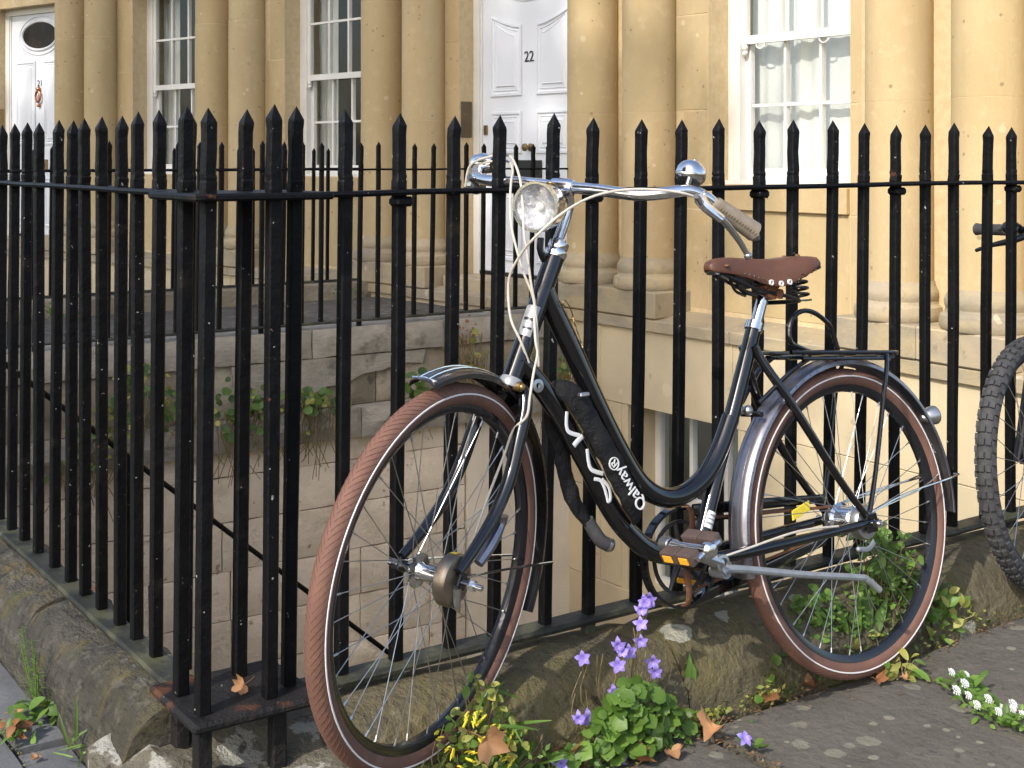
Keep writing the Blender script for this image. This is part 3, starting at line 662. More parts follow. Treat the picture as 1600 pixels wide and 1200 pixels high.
# ------------------------------------------------------------------ railings
def bar_mesh(w, z0, ztip, rail, seed):
    rnd = random.Random(seed); bm = NB()
    h = w / 2; c = .0028
    lev = [(z0, h), (rail * .3, h * .98), (rail * .62, h * 1.01), (rail - .012, h), (rail + .012, h * 1.04), (rail + .024, h * 1.04), (rail + .028, h * .97), (rail + .033, h * 1.01), (rail + .04, h * .97), (rail + .085, h * .95), (ztip - .045, h * .96), (ztip - .031, h * 1.0), (ztip - .026, h * .97)]
    rings = []
    for z, r in lev:
        jx, jy = rnd.uniform(-.0009, .0009), rnd.uniform(-.0009, .0009); r *= rnd.uniform(.985, 1.015)
        pts = [(r, r - c), (r - c, r), (c - r, r), (-r, r - c), (-r, c - r), (c - r, -r), (r - c, -r), (r, c - r)]
        rings.append([bm.verts.new((x + jx, y + jy, z)) for x, y in pts])
    for a, b_ in zip(rings, rings[1:]):
        for j in range(8): bm.faces.new((a[j], a[(j + 1) % 8], b_[(j + 1) % 8], b_[j]))
    tip = bm.verts.new((rnd.uniform(-.002, .002), rnd.uniform(-.002, .002), ztip))
    for j in range(8): bm.faces.new((rings[-1][j], rings[-1][(j + 1) % 8], tip))
    bm.faces.new(rings[0][::-1])
    return bm
BARS = {}
def bars(parent, pts, w, z0, ztip, rail, m, lean=(0, 0), key='a', name='bar'):
    for i, (x, y) in enumerate(pts):
        k = (key, i % 11)
        if k not in BARS:
            bm = bar_mesh(w, 0, ztip - z0 + random.uniform(-.006, .004), rail - z0, i); BARS[k] = to_mesh('railing_bar', bm, m, False)
        Sh = Matrix.Identity(4); Sh[0][2] = 0
        a = Vector((lean[0] + random.uniform(-.006, .006), lean[1] + random.uniform(-.006, .006), 1)).normalized()
        R_ = Vector((0, 0, 1)).rotation_difference(a).to_matrix().to_4x4() @ Matrix.Rotation(random.uniform(-.06, .06), 4, 'Z')
        inst(name, BARS[k], Matrix.Translation((x, y, z0)) @ R_, parent)
def rail_bar(parent, name, pts, w, t, m, axis, zj=.003):
    """flat iron bar along pts (x, y, z), a little wavy"""
    bm = NB(); Q = []
    for p, q in zip(pts, pts[1:]):
        n = max(2, int((Vector(q) - Vector(p)).length / .12))
        Q += [Vector(p).lerp(Vector(q), i / n) for i in range(n)]
    Q.append(Vector(pts[-1])); rings = []
    for p in Q:
        d = mnoise.noise(p * 3) * zj; e = mnoise.noise(p * 5 + Vector((9, 0, 0))) * zj * .6
        for_ = Vector((0, 1, 0)) if axis == 'x' else Vector((1, 0, 0))
        prof = [(-w / 2, 0), (-w / 2 + .003, -t / 2), (w / 2 - .003, -t / 2), (w / 2, 0), (w / 2 - .003, t / 2), (-w / 2 + .003, t / 2)]
        rings.append([bm.verts.new(p + for_ * (a + e) + Vector((0, 0, c + d))) for a, c in prof])
    for a, c in zip(rings, rings[1:]):
        for j in range(6): bm.faces.new((a[j], a[(j + 1) % 6], c[(j + 1) % 6], c[j]))
    bm.faces.new(rings[0][::-1]); bm.faces.new(rings[-1]); bmesh.ops.recalc_face_normals(bm, faces=bm.faces)
    return obj(name, bm, m, parent, False)
RX = -2.335
RY = [y - .014 for y in (1.213, 1.334, 1.457, 1.567, 1.699, 1.814, 1.947, 2.07, 2.196, 2.319, 2.434, 2.569, 2.683, 2.815, 2.938, 3.053, 3.191, 3.306)] + [3.42 + .123 * i for i in range(13)]
rr = empty('iron_railing', (RX, 3, .2), label='black spear-topped railing along the paved path, with the brown-tyred bicycle leaning on it', cat='railing', group='black iron railings')
bars(rr, [(RX, y) for y in RY], .0235, .208, 1.293, 1.13, M['iron'], (.0, .013), 'r')
rail_bar(rr, 'top_rail', [(RX, 1.11, 1.131), (RX, 2.4, 1.128), (RX, 3.4, 1.132), (RX, 4.96, 1.13)], .046, .011, M['iron'], 'y', .005)
rail_bar(rr, 'base_rail', [(RX + .002, 1.09, .199), (RX + .002, 4.96, .199)], .056, .016, M['iron_mossy'], 'y', .005)
for i in range(1, 31, 4):
    b = NB(); box(b, RX - .013, RX + .013, RY[i] - .013, RY[i] + .013, .13, .1905, .003); obj('support', b, M['iron_mossy'], rr, False)
    b = NB(); box(b, RX - .018, RX + .018, RY[i] + .013 - .021, RY[i] + .013 + .021, 1.104, 1.124, .006); obj('collar', b, M['iron'], rr, False)
lr = empty('iron_railing', (-3.5, .936, .2), label='black spear-topped railing facing the street, left of the corner cluster of bars', cat='railing', group='black iron railings')
LX = [x - .014 for x in (-2.611, -2.725, -2.833, -2.954, -3.069, -3.186, -3.317, -3.457, -3.59, -3.715)] + [-3.86 - .125 * i for i in range(16)]
bars(lr, [(x, .936) for x in LX], .0235, .208, 1.293, 1.132, M['iron'], (.014, .0), 'l')
rail_bar(lr, 'top_rail', [(-2.46, .936, 1.131), (-5.85, .936, 1.136)], .046, .011, M['iron'], 'x', .004)
rail_bar(lr, 'base_rail', [(-2.47, .930, .199), (-5.85, .930, .201)], .056, .016, M['iron_mossy'], 'x', .003)
cp = empty('railing_corner_post', (-2.38, 1, .2), label='cluster of black bars between square iron plates at the railing corner, rusty at the foot', cat='railing post')
bars(cp, [(-2.30, .905), (-2.405, .905), (-2.43, 1.03), (-2.30, 1.035), (-2.335, 1.09), (-2.52, .955)], .0245, .21, 1.296, 1.132, M['iron'], (.008, .008), 'c')
b = NB(); box(b, -2.485, -2.255, .872, 1.125, .190, .2085, .006); obj('base_plate', b, M['rusty'], cp, False)
b = NB(); box(b, -2.50, -2.262, .875, 1.15, 1.123, 1.137, .004); obj('top_plate', b, M['iron'], cp, False)
for x, y in ((-2.30, .905), (-2.42, .91), (-2.30, 1.05)):
    b = NB(); box(b, x - .014, x + .014, y - .014, y + .014, .06, .1895, .003); obj('foot', b, M['rusty'], cp, False)
# railings either side of the bridge to door 22
def far_rail(x, label, y1, ztip):
    e = empty('iron_railing', (x, 3, .2), label=label, cat='railing', group='black iron railings')
    ys_ = [1.05 + .128 * i for i in range(int((y1 - 1.05) / .128) + 1)]
    bars(e, [(x, y) for y in ys_], .025, .225, ztip, ztip - .17, M['iron'], (0, .012), 'f%.1f' % x)
    rail_bar(e, 'top_rail', [(x, .95, ztip - .17), (x, y1 + .12, ztip - .17)], .04, .012, M['iron'], 'y')
    rail_bar(e, 'base_rail', [(x, .95, .218), (x, y1 + .1, .218)], .05, .014, M['iron_mossy'], 'y')
    for y in ys_[2::5]:
        b = NB(); box(b, x - .013, x + .013, y - .013, y + .013, .15, .2105, .002); obj('support', b, M['iron'], e, False)
far_rail(-7.29, 'thin black railing on the near side of the bridge leading to door 22', 5.36, 1.300)
far_rail(-9.76, 'thin black railing on the far side of the bridge leading to door 22', 5.05, 1.285)
hr = empty('stair_handrail', (-6.85, 2.5, -1), label='black iron handrail sloping down into the basement area behind the railings', cat='handrail')
b = NB(); tube(b, [(-6.85, 1.3, .55), (-6.85, 1.69, .19), (-6.85, 3.8, -1.64), (-6.85, 4.6, -2.3)], .014, 8, 1); obj('rail', b, M['iron'], hr)
for y in (1.5, 2.3, 3.2, 4.1):
    z = .19 - (y - 1.69) * .867; b = NB(); cyl(b, (-6.85, y, z - .9), (-6.85, y, z), .011, 8); obj('post', b, M['iron'], hr)
# ------------------------------------------------------------------ the brown-tyred bicycle
RCW = Vector((-2.1359, 2.4072, .3619)); A_ = Vector((-.04179, .99912, 0)); N_ = Vector((-.99037, -.04142, -.13206)); U_ = Vector((-.13195, -.00552, .99124))
FCW = Vector((-2.09935, 1.26548, .44518)); E1 = Vector((.39526, -.7827, .48077)); E2 = Vector((-.90844, -.41059, .07842)); E3 = Vector((-.13602, .46775, .87333))
def BL(l, h, n=0.): return RCW + A_ * l + N_ * n + U_ * h          # bicycle frame: back, up, away from the path
def FW(e1, lat, e3): return FCW + E1 * e1 + E2 * lat + E3 * e3     # steered front end
bike = empty('bicycle', RCW + Vector((0, 0, -.345)), label='black step-through bicycle with brown tyres and brown leather saddle, leaning on the railing', cat='bicycle')
def ring_band(c, ax, r0, r1, h0, h1):
    b = NB(); lathe(b, [(h0, r0), (h1, r0), (h1, r1), (h0, r1)], c, ax, 72, True); return b
def wheel(par, c, Fd, Ud, A, rim_in, hub_near, hub_far, flange, tread, nsp=36):
    b = NB(); prof = [(.0205 * math.sin(t), .327 + .0208 * math.cos(t)) for t in [i * math.pi / 9 for i in range(18)]]
    lathe(b, prof, c, A, 96, True); obj('tyre', b, M['tyre'], par)
    for s in (-1, 1):
        h = s * .0203; b = NB(); lathe(b, [(h, .3290), (h + s * .0009, .3292), (h + s * .0009, .3318), (h - s * .0004, .3322)], c, A, 96, True); obj('reflective_stripe', b, M['reflective'], par)
    b = NB(); lathe(b, [(-.0135, .314), (-.0125, .304), (-.007, rim_in + .002), (0, rim_in), (.007, rim_in + .002), (.0125, .304), (.0135, .314), (0, .309)], c, A, 96, True); obj('rim', b, M['rim'], par)
    b = NB()
    for i in range(nsp):
        side = 1 if i % 2 else -1; t = 2 * math.pi * i / nsp; off = (.62 if (i // 2) % 2 else -.62)
        hub = c + (Fd * math.cos(t + off) + Ud * math.sin(t + off)) * flange[0 if side < 0 else 1] + A * (hub_near if side < 0 else hub_far)
        rm = c + (Fd * math.cos(t) + Ud * math.sin(t)) * (rim_in + .004) + A * (.004 * side)
        tube(b, [hub, rm], .00095, 5, 1)
        tube(b, [rm + (hub - rm).normalized() * .014, rm], .0020, 6, 1)
    obj('spokes', b, M['alloy'], par)
    b = NB()
    for i in range(tread):
        for s in (-1, 1):
            P = []
            for q, ph in enumerate((.06, .42, .80, 1.12)):
                t = 2 * math.pi * (i + (.5 if s > 0 else 0)) / tread + q * .030
                r = .327 + .0212 * math.cos(ph); P.append(c + (Fd * math.cos(t) + Ud * math.sin(t)) * r + A * (s * .0210 * math.sin(ph)))
            tube(b, P, [.0003, .0005, .0005, .0002], 5, 2)
    obj('tread', b, M['tyre'], par)
fwh = empty('front_wheel', FCW, bike); wheel(fwh, FCW, E1, E3, E2, .293, -.026, .034, (.040, .030), 150)
rwh = empty('rear_wheel', RCW, bike); wheel(rwh, RCW, A_, U_, N_, .293, -.028, .028, (.036, .036), 150)
# hubs and brakes
b = NB(); lathe(b, [(-.026, .016), (-.02, .015), (.02, .015), (.03, .018), (.032, .032), (.035, .032), (.036, .012), (.085, .0055)], FCW, E2, 24); obj('hub', b, M['chrome'], fwh)
b = NB(); lathe(b, [(-.058, .006), (-.056, .030), (-.052, .044), (-.046, .0475), (-.030, .0475), (-.027, .044), (-.026, .012)], FCW, E2, 32); obj('drum_brake', b, M['drum'], fwh)
b = NB(); lathe(b, [(-.0455, .0480), (-.0455, .0484), (-.0335, .0484), (-.0335, .0480)], FCW, E2, 10, True, math.radians(60), math.radians(112), E1); obj('brake_label', b, M['yellow'], fwh)
b = NB(); cyl(b, FW(0, -.06, 0), FW(0, -.105, 0), .0055); cyl(b, FW(0, -.078, 0), FW(0, -.090, 0), .0105, 6); cyl(b, FW(0, .07, 0), FW(0, .10, 0), .0055); cyl(b, FW(0, .078, 0), FW(0, .09, 0), .0105, 6); obj('axle_nut', b, M['chrome'], fwh)
b = NB(); tube(b, [FW(.012, -.062, -.012), FW(-.006, -.062, -.036), FW(-.022, -.060, -.046)], [.008, .007, .004], 8, 4); obj('brake_lever_arm', b, M['alloy'], fwh)
b = NB(); tube(b, [FW(-.045, -.056, .045), FW(-.060, -.060, .085), FW(-.070, -.062, .125), FW(-.064, -.062, .142)], [.010, .012, .009, .012], 8, 4); obj('brake_reaction_arm', b, M['guard'], fwh)
b = NB(); lathe(b, [(-.030, .010), (-.030, .036), (-.024, .040), (-.020, .033), (.018, .033), (.024, .040), (.030, .038), (.030, .010)], RCW, N_, 32); obj('hub', b, M['chrome'], rwh)
b = NB(); lathe(b, [(-.056, .008), (-.054, .036), (-.046, .040), (-.034, .040), (-.031, .03)], RCW, N_, 28); obj('drum_brake', b, M['alloy'], rwh)
b = NB(); cyl(b, BL(0, 0, -.055), BL(0, 0, -.100), .0055); cyl(b, BL(0, 0, -.076), BL(0, 0, -.088), .0105, 6); cyl(b, BL(0, 0, .05), BL(0, 0, .095), .0055); obj('axle_nut', b, M['chrome'], rwh)
b = NB(); tube(b, [BL(.01, -.045, -.058), BL(-.02, -.055, -.064), BL(-.060, -.048, -.068)], [.008, .006, .005], 8, 4, flat=.35, flatdir=N_); ball(b, BL(-.060, -.048, -.070), .006); obj('brake_lever_arm', b, M['galv'], rwh)
# clear wheel reflector on the front spokes
b = NB()
for i in range(7):
    pass
P = [FW(.284, .025, -.030), FW(.272, .025, -.060), FW(.259, .025, -.0875), FW(.250, .025, -.115), FW(.243, .025, -.140)]
tube(b, P, [.008, .0105, .0105, .0105, .008], 8, 4, flat=.35, flatdir=E2); obj('spoke_reflector', b, M['reflective'], fwh)
# mudguards
def guard(parent, c, Fd, Ud, R, w, a0, a1, name='mudguard', m='guard'):
    b = NB(); n = 46; hw = w / 2; prof = []
    for i in range(11):
        t = math.pi * i / 10; prof.append((hw * -math.cos(t), R - .016 + .016 * math.sin(t) ** .7))
    inner = [(h * .965, r - .0016) for h, r in prof[::-1]]
    lathe(b, prof + inner, c, Fd.cross(Ud), n, True, a0, a1, Fd); return obj(name, b, M[m], parent)
rg = guard(bike, RCW, A_, U_, .374, .058, math.radians(-5.5), math.radians(190))
b = NB()
for s in (-1, 1):
    P = [BL(.3735 * math.cos(t), .3735 * math.sin(t), s * .009) for t in [math.radians(-4 + i * 4) for i in range(49)]]; tube(b, P, .0012, 5, 1)
obj('raised_rib', b, M['guard'], rg)
b = NB()
for i in range(22):
    t = math.radians(100 + i * 4.2); ball(b, BL(.362 * math.cos(t), .362 * math.sin(t), -.0275), .0019, u=6, v=4)
obj('rivet', b, M['iron_black'], rg, kind='stuff')
fg = guard(bike, FCW, E1, E3, .377, .056, math.radians(49), math.radians(177), m='guard_dark')
b = NB()
for s in (-1, 1):
    P = [FW(.3775 * math.cos(t), s * .010, .3775 * math.sin(t)) for t in [math.radians(50 + i * 4) for i in range(32)]]; tube(b, P, .0016, 6, 1)
tube(b, [FW(.374 * math.cos(math.radians(50.5)), l, .3775 * math.sin(math.radians(50.5)) - abs(l) * .12) for l in (-.026, -.012, 0, .012, .026)], .0022, 6, 3)
obj('chrome_trim', b, M['chrome'], fg)
for s in (-1, 1):
    b = NB(); tube(b, [BL(.005, .022, s * .062), BL(.15, .042, s * .05), BL(.372, .052, s * .034), BL(.380, .055, s * .02)], .0024, 7, 3); obj('mudguard_stay', b, M['chrome'], bike)
    b = NB(); tube(b, [FW(.0, s * .068, .012), FW(-.16, s * .052, .062), FW(-.372, s * .034, .125)], .0024, 7, 3); obj('mudguard_stay', b, M['chrome'], bike)
    b = NB(); tube(b, [BL(.004, .024, s * .062), BL(.2, .040, s * .045), BL(.318, .062, s * .022)], .0018, 6, 2); obj('mudguard_stay', b, M['chrome'], bike)
# frame
fr = bike
def btube(name, P, r, m='frame', n=14, k=6, parent=None, **kw):
    b = NB(); tube(b, P, r, n, k, **kw); return obj(name, b, M[m], parent or fr)
ht = btube('head_tube', [BL(-.936, .408), BL(-.80, .65)], .0205, k=1, n=20)
b = NB(); ax = (BL(-.80, .65) - BL(-.936, .408)).normalized()
lathe(b, [(-.010, .012), (-.010, .0225), (-.002, .0238), (.004, .0225), (.009, .0208)], BL(-.936, .408), ax, 24); obj('headset_cup', b, M['badge'], ht)
b = NB(); lathe(b, [(-.008, .021), (0, .024), (.006, .023), (.010, .019), (.016, .0215), (.026, .0205), (.032, .015)], BL(-.80, .65), ax, 24); obj('headset_cup', b, M['chrome'], ht)
b = NB(); hc = BL(-.876, .515); fwd = -A_; lathe(b, [(-.030, .0210), (.034, .0210)], hc, ax, 8, False, -.75, .75, fwd - N_ * .55); hb = obj('head_badge', b, M['badge'], ht)
b = NB(); lathe(b, [(.002, .0213), (.008, .0213)], hc, ax, 8, False, -.5, .5, fwd - N_ * .55); lathe(b, [(-.016, .0213), (-.012, .0213)], hc, ax, 8, False, -.3, .6, fwd - N_ * .55); obj('badge_mark', b, M['iron_black'], ht)
btube('top_tube', [BL(-.838, .590), BL(-.821, .546), BL(-.776, .452), BL(-.732, .354), BL(-.685, .259), BL(-.638, .183), BL(-.594, .147), BL(-.548, .133), BL(-.498, .138), BL(-.444, .163), BL(-.397, .209), BL(-.352, .275)], .0205)
lt = btube('down_tube', [BL(-.918, .452), BL(-.896, .430), BL(-.857, .384), BL(-.815, .322), BL(-.764, .231), BL(-.719, .145), BL(-.674, .085), BL(-.61, .034), BL(-.50, .004)], .0205)
st = btube('seat_tube', [BL(-.249, .468), BL(-.330, .311), BL(-.408, .165), BL(-.489, .004)], .0172, k=1, n=20)
b = NB(); sx = (BL(-.249, .468) - BL(-.408, .17)).normalized(); lathe(b, [(-.014, .0175), (-.012, .0205), (.006, .0205), (.008, .014)], BL(-.249, .468), sx, 24); cyl(b, BL(-.235, .462, -.012), BL(-.235, .462, .012), .006); obj('seat_clamp', b, M['chrome'], st)
b = NB(); lathe(b, [(0, .0176), (.036, .0176)], BL(-.462, .058), sx, 8, False, -.8, 1.0, -N_); obj('frame_sticker', b, M['reflective'], st)
b = NB(); lathe(b, [(.008, .0179), (.012, .0179)], BL(-.462, .058), sx, 8, False, -.7, .9, -N_); lathe(b, [(.018, .0179), (.021, .0179)], BL(-.462, .058), sx, 8, False, -.7, .9, -N_); lathe(b, [(.026, .0179), (.030, .0179)], BL(-.462, .058), sx, 8, False, -.4, .9, -N_); obj('sticker_print', b, M['galv'], st)
b = NB(); lathe(b, [(-.036, .012), (-.036, .024), (.036, .024), (.036, .012)], BL(-.492, .0), N_, 24); obj('bottom_bracket', b, M['frame'], bike)
for s in (-1, 1):
    btube('seat_stay', [BL(-.275, .425, s * .018), BL(-.262, .392, s * .022), BL(-.222, .315, s * .044), BL(-.163, .218, s * .056), BL(-.085, .105, s * .060), BL(-.012, .018, s * .060)], [.0095, .0105, .0105, .010, .009, .008])
    btube('chain_stay', [BL(-.475, .0, s * .020), BL(-.40, -.002, s * .040), BL(-.20, -.001, s * .055), BL(-.005, .0, s * .060)], [.013, .013, .011, .0095])
    btube('fork_blade', [FW(-.046, s * .012, .392), FW(-.047, s * .034, .375), FW(-.050, s * .046, .345), FW(-.054, s * .052, .28), FW(-.058, s * .056, .21), FW(-.043, s * .058, .135), FW(-.010, s * .060, .068), FW(.024, s * .062, .012)], [.012, .0145, .0145, .014, .0135, .012, .0105, .009])
    b = NB(); box(b, -.016, .020, -.022, .020, -.003, .003, .002, lambda x, y, z: BL(x, y, s * .064 + z)); obj('dropout', b, M['frame'], bike, False)
    b = NB(); box(b, -.014, .016, -.012, .016, -.003, .003, .002, lambda x, y, z: FW(x + .008, s * .066 + z, y)); obj('fork_end', b, M['frame'], bike, False)
b = NB(); lathe(b, [(-.01, .012), (-.008, .022), (.010, .024), (.020, .0205)], FW(-.046, 0, .372), E3, 20); cyl(b, FW(-.05, 0, .36), FW(-.062, 0, .368), .02); obj('fork_crown', b, M['frame'], bike)
b = NB(); cyl(b, FW(-.022, -.026, .378), FW(-.022, -.040, .378), .010); ball(b, FW(-.022, -.041, .378), .0075); obj('crown_bolt', b, M['brass'], bike)
btube('stay_bridge', [BL(-.285, .275, -.03), BL(-.285, .275, .03)], .006, k=1); b = NB(); ball(b, BL(-.300, .285, -.004), .012); ball(b, BL(-.300, .285, .016), .010); obj('mudguard_bolt', b, M['alloy'], bike)
# thin gold lining on the tubes, and the white lettering on the down tube
b = NB()
for dr in (-.0145, -.0125):
    tube(b, [BL(-.838 - dr * .2, .590, dr), BL(-.821 + .0135, .546 + .006, dr), BL(-.776 + .0145, .452 + .006, dr), BL(-.732 + .0145, .354 + .006, dr), BL(-.685 + .013, .259 + .009, dr), BL(-.638 + .011, .183 + .0125, dr), BL(-.594 + .006, .147 + .0155, dr), BL(-.548, .133 + .0165, dr)], .0008, 5, 6)
    tube(b, [BL(-.896 + .010, .430 + .011, dr), BL(-.857 + .011, .384 + .010, dr), BL(-.815 + .012, .322 + .009, dr), BL(-.764 + .0132, .231 + .008, dr), BL(-.719 + .0135, .145 + .008, dr), BL(-.674 + .0095, .085 + .0125, dr)], .0008, 5, 6)
obj('gold_lining', b, M['brass'], bike)
b = NB()
for P, r in ((((-.816, .344), (-.820, .320), (-.815, .304), (-.789, .294)), .0042), (((-.806, .276), (-.796, .284), (-.782, .292)), .0055), (((-.773, .266), (-.772, .240), (-.765, .224), (-.738, .213)), .0042), (((-.762, .206), (-.746, .201), (-.738, .187), (-.733, .168), (-.731, .158), (-.724, .162), (-.726, .185), (-.742, .203)), .0036)):
    tube(b, [BL(l - .004, h - .003, -.0208) for l, h in P], r, 8, 5, flat=.22, flatdir=N_)
obj('lettering', b, M['print'], lt)
b = NB(); lathe(b, [(-.001, .006), (.003, .013), (.006, .013), (.007, .006)], BL(-.890, .398, -.021), -N_, 16); obj('cable_port', b, M['alloy'], lt)
# stem, handlebar, grips, levers, bell, lamp
btube('stem', [FW(-.046, 0, .655), FW(-.047, 0, .70), FW(-.048, 0, .755), FW(-.036, 0, .785), FW(.0, 0, .797)], [.0112, .0112, .0115, .013, .014], 'chrome', 16)
b = NB(); lathe(b, [(-.026, .0128), (-.024, .0165), (-.012, .0185), (.012, .0185), (.024, .0165), (.026, .0128)], FW(.0, 0, .797), E2, 20); obj('bar_clamp', b, M['chrome'], bike)
btube('handlebar', [FW(-.20, .345, .872), FW(-.15, .315, .876), FW(-.10, .288, .870), FW(-.060, .258, .842), FW(-.028, .228, .812), FW(.0, .168, .794), FW(.003, .10, .796), FW(0, 0, .797), FW(.003, -.075, .797), FW(.0, -.165, .796), FW(-.012, -.215, .811), FW(-.036, -.252, .834), FW(-.060, -.280, .836), FW(-.085, -.299, .830), FW(-.155, -.348, .820)], .0122, 'chrome', 16)
def gripf(P, r): return P
btube('grip', [FW(-.078, -.295, .831), FW(-.082, -.298, .830), FW(-.115, -.321, .826), FW(-.150, -.345, .821), FW(-.166, -.356, .819), FW(-.168, -.358, .819)], [.0135, .0165, .0178, .0195, .0205, .016], 'grip', 16)
b = NB(); P = []
for i in range(15):
    t = i / 14; c = FW(-.084, -.299, .830).lerp(FW(-.163, -.354, .819), t); r = .0172 + .0036 * t
    d = (E3 * -.55 - N_ * .85).normalized(); a = c + d * r; q = (FW(-.163, -.354, .819) - FW(-.084, -.299, .83)).normalized(); s_ = d.cross(q)
    tube(b, [a - s_ * .003 - q * .001, a + d * .0008, a + s_ * .003 + q * .001], .0008, 5, 2)
obj('grip_stitching', b, M['stem'], bike)
btube('grip', [FW(-.105, .291, .871), FW(-.15, .315, .876), FW(-.20, .345, .872), FW(-.215, .352, .870)], [.0165, .018, .020, .016], 'grip', 16)
for s, P, cl in ((-1, [FW(-.045, -.286, .812), FW(-.075, -.322, .797), (FW(-.12, -.343, .782)), FW(-.162, -.358, .764)], FW(-.05, -.276, .826)), (1, [FW(-.045, .236, .803), FW(-.075, .275, .815), FW(-.11, .305, .828), FW(-.16, .335, .838)], FW(-.05, .245, .825))):
    b = NB(); tube(b, P, [.008, .009, .0075, .0062], 8, 5, flat=.7, flatdir=E3); ball(b, P[-1], .0085); obj('brake_lever', b, M['alloy'], bike)
    b = NB(); tube(b, [cl, P[0].lerp(P[1], .2), P[1]], [.013, .011, .009], 8, 3); cyl(b, P[0] + E1 * .035, P[0] - E1 * .005, .006); cyl(b, cl + E3 * .012 - E2 * .01, cl + E3 * .012 + E2 * .01, .006); obj('lever_clamp', b, M['chrome'], bike)
b = NB(); bc = FW(-.040, -.247, .876); lathe(b, [(-.021, .0), (-.021, .024), (-.017, .0275), (-.012, .029)], bc, E3, 24); lathe(b, [(-.0115, .030), (-.006, .0312), (.004, .0300), (.013, .0255), (.020, .0175), (.0245, .008), (.0255, .0)], bc, E3, 28); ball(b, bc + E3 * .027, .0035); cyl(b, bc - E3 * .02, bc - E3 * .04, .006); obj('bell', b, M['chrome'], bike)
b = NB(); bc2 = FW(-.075, .262, .868); lathe(b, [(-.03, .0), (-.03, .018), (0, .024), (.02, .018), (.026, 0)], bc2, E2, 20); obj('gear_shifter', b, M['chrome'], bike)
LD = (E1 * .873 - E3 * .48 - E2 * .05).normalized(); lc = FW(.068, .004, .716)
lamp = empty('headlamp', lc, bike)
b = NB(); lathe(b, [(-.088, .0), (-.086, .014), (-.078, .028), (-.058, .042), (-.030, .0485), (-.008, .0500), (-.002, .0515), (.004, .0505), (.004, .0455), (-.004, .0445)], lc, LD, 36); obj('lamp_shell', b, M['chrome'], lamp)
b = NB(); lathe(b, [(-.030, .0), (-.028, .012), (-.018, .030), (-.004, .0452)], lc, LD, 32); obj('reflector', b, M['lens'], lamp)
b = NB(); ball(b, lc - LD * .018, .008); obj('bulb', b, M['reflective'], lamp)
b = NB(); lathe(b, [(.0, .0458), (.007, .036), (.0105, .018), (.0115, .0)], lc, LD, 32); obj('lamp_glass', b, M['lampglass'], lamp)
b = NB(); cc = lc - LD * .035; lathe(b, [(.0, .0), (.0, .012), (.002, .012), (.004, .010), (.004, .0)], cc + E3 * .0475, E3, 16); obj('lamp_switch', b, M['brass'], lamp)
btube('lamp_bracket', [FW(.02, 0, .672), FW(.005, 0, .650), FW(-.030, .0, .640), FW(-.044, 0, .655)], .007, 'iron_black', 8)
for P in ([(-.05, -.293, .821), (0.0, -.252, .811), (.04, -.178, .789), (.08, -.123, .748), (.11, -.085, .692), (.11, -.042, .633), (.08, -.005, .604), (.05, .021, .573), (.03, .022, .538), (.02, .004, .493), (.0, -.020, .46), (-.03, -.034, .43)],
          [(-.05, .268, .803), (-.03, .248, .835), (0.0, .19, .839), (.01, .143, .838), (.03, .11, .809), (.05, .091, .773), (.07, .061, .711), (.075, .037, .662), (.06, .018, .623), (.04, 0.0, .587), (.01, -.022, .548), (0.0, -.030, .517), (-.01, -.045, .469), (-.02, -.052, .448), (-.02, -.057, .41), (-.022, -.064, .364), (-.03, -.066, .326), (-.044, -.040, .300), (-.050, -.034, .25), (-.04, -.034, .15), (-.02, -.045, .06)],
          [(-.05, .266, .797), (-.02, .251, .835), (.01, .19, .845), (.02, .141, .847), (.04, .103, .819), (.06, .063, .771), (.08, .026, .709), (.075, .007, .657), (.055, -.004, .62), (.03, -.017, .573), (.01, -.026, .542), (-.01, -.036, .502), (-.03, -.044, .461), (-.05, -.046, .433)]):
    btube('cable', [FW(*p) for p in P], .0026, 'cable', 8, 5)
# crank, pedals, chain guard, chain
b = NB(); cc = BL(-.492, -.003, .048)
lathe(b, [(-.008, .098), (-.008, .104), (.010, .106), (.012, .100)], cc, N_, 56, True); obj('chainguard_ring', b, M['frame'], bike)
b = NB(); lathe(b, [(-.002, .070), (-.002, .078), (.002, .078), (.002, .070)], cc, N_, 40, True)
for i in range(5):
    t = i * 1.2566 + .4; d = A_ * math.cos(t) + U_ * math.sin(t); tube(b, [cc + d * .02, cc + d * .072], [.008, .004], 6, 1)
obj('chainring', b, M['iron_black'], bike)
for a, q in ((.030, .094), (-.004, -.100)):
    P = [BL(-.492 + a * .5, q * .28, .030), BL(-.492 + a * .8, q * .7, .026), BL(-.492 + a, q * .97, .034), BL(-.492 + a, q * 1.03, .050)]
    b = NB(); tube(b, P, [.010, .009, .009, .009], 8, 3, flat=.3, flatdir=N_); obj('guard_bracket', b, M['rust'], bike)
for (l0, h0), (l1, h1), hw in (((-.44, .088), (-.02, .050), .012), ((-.46, -.098), (-.03, -.045), .013), ((-.38, .060), (-.10, .040), .005)):
    b = NB(); tube(b, [BL(l0, h0, .052), BL((l0 + l1) / 2, (h0 + h1) / 2, .052), BL(l1, h1, .052)], [hw, hw, hw * .8], 8, 3, flat=.35, flatdir=N_); obj('chain_guard', b, M['frame'], bike)
b = NB(); tube(b, [BL(-.46, .070, .050), BL(0, .028, .048)], .0035, 6, 1); tube(b, [BL(-.46, -.076, .050), BL(0, -.030, .048)], .0035, 6, 1); obj('chain', b, M['rust'], bike)
b = NB(); lathe(b, [(-.002, .01), (-.002, .030), (.002, .030), (.002, .01)], BL(0, 0, .048), N_, 24); obj('sprocket', b, M['alloy'], rwh)
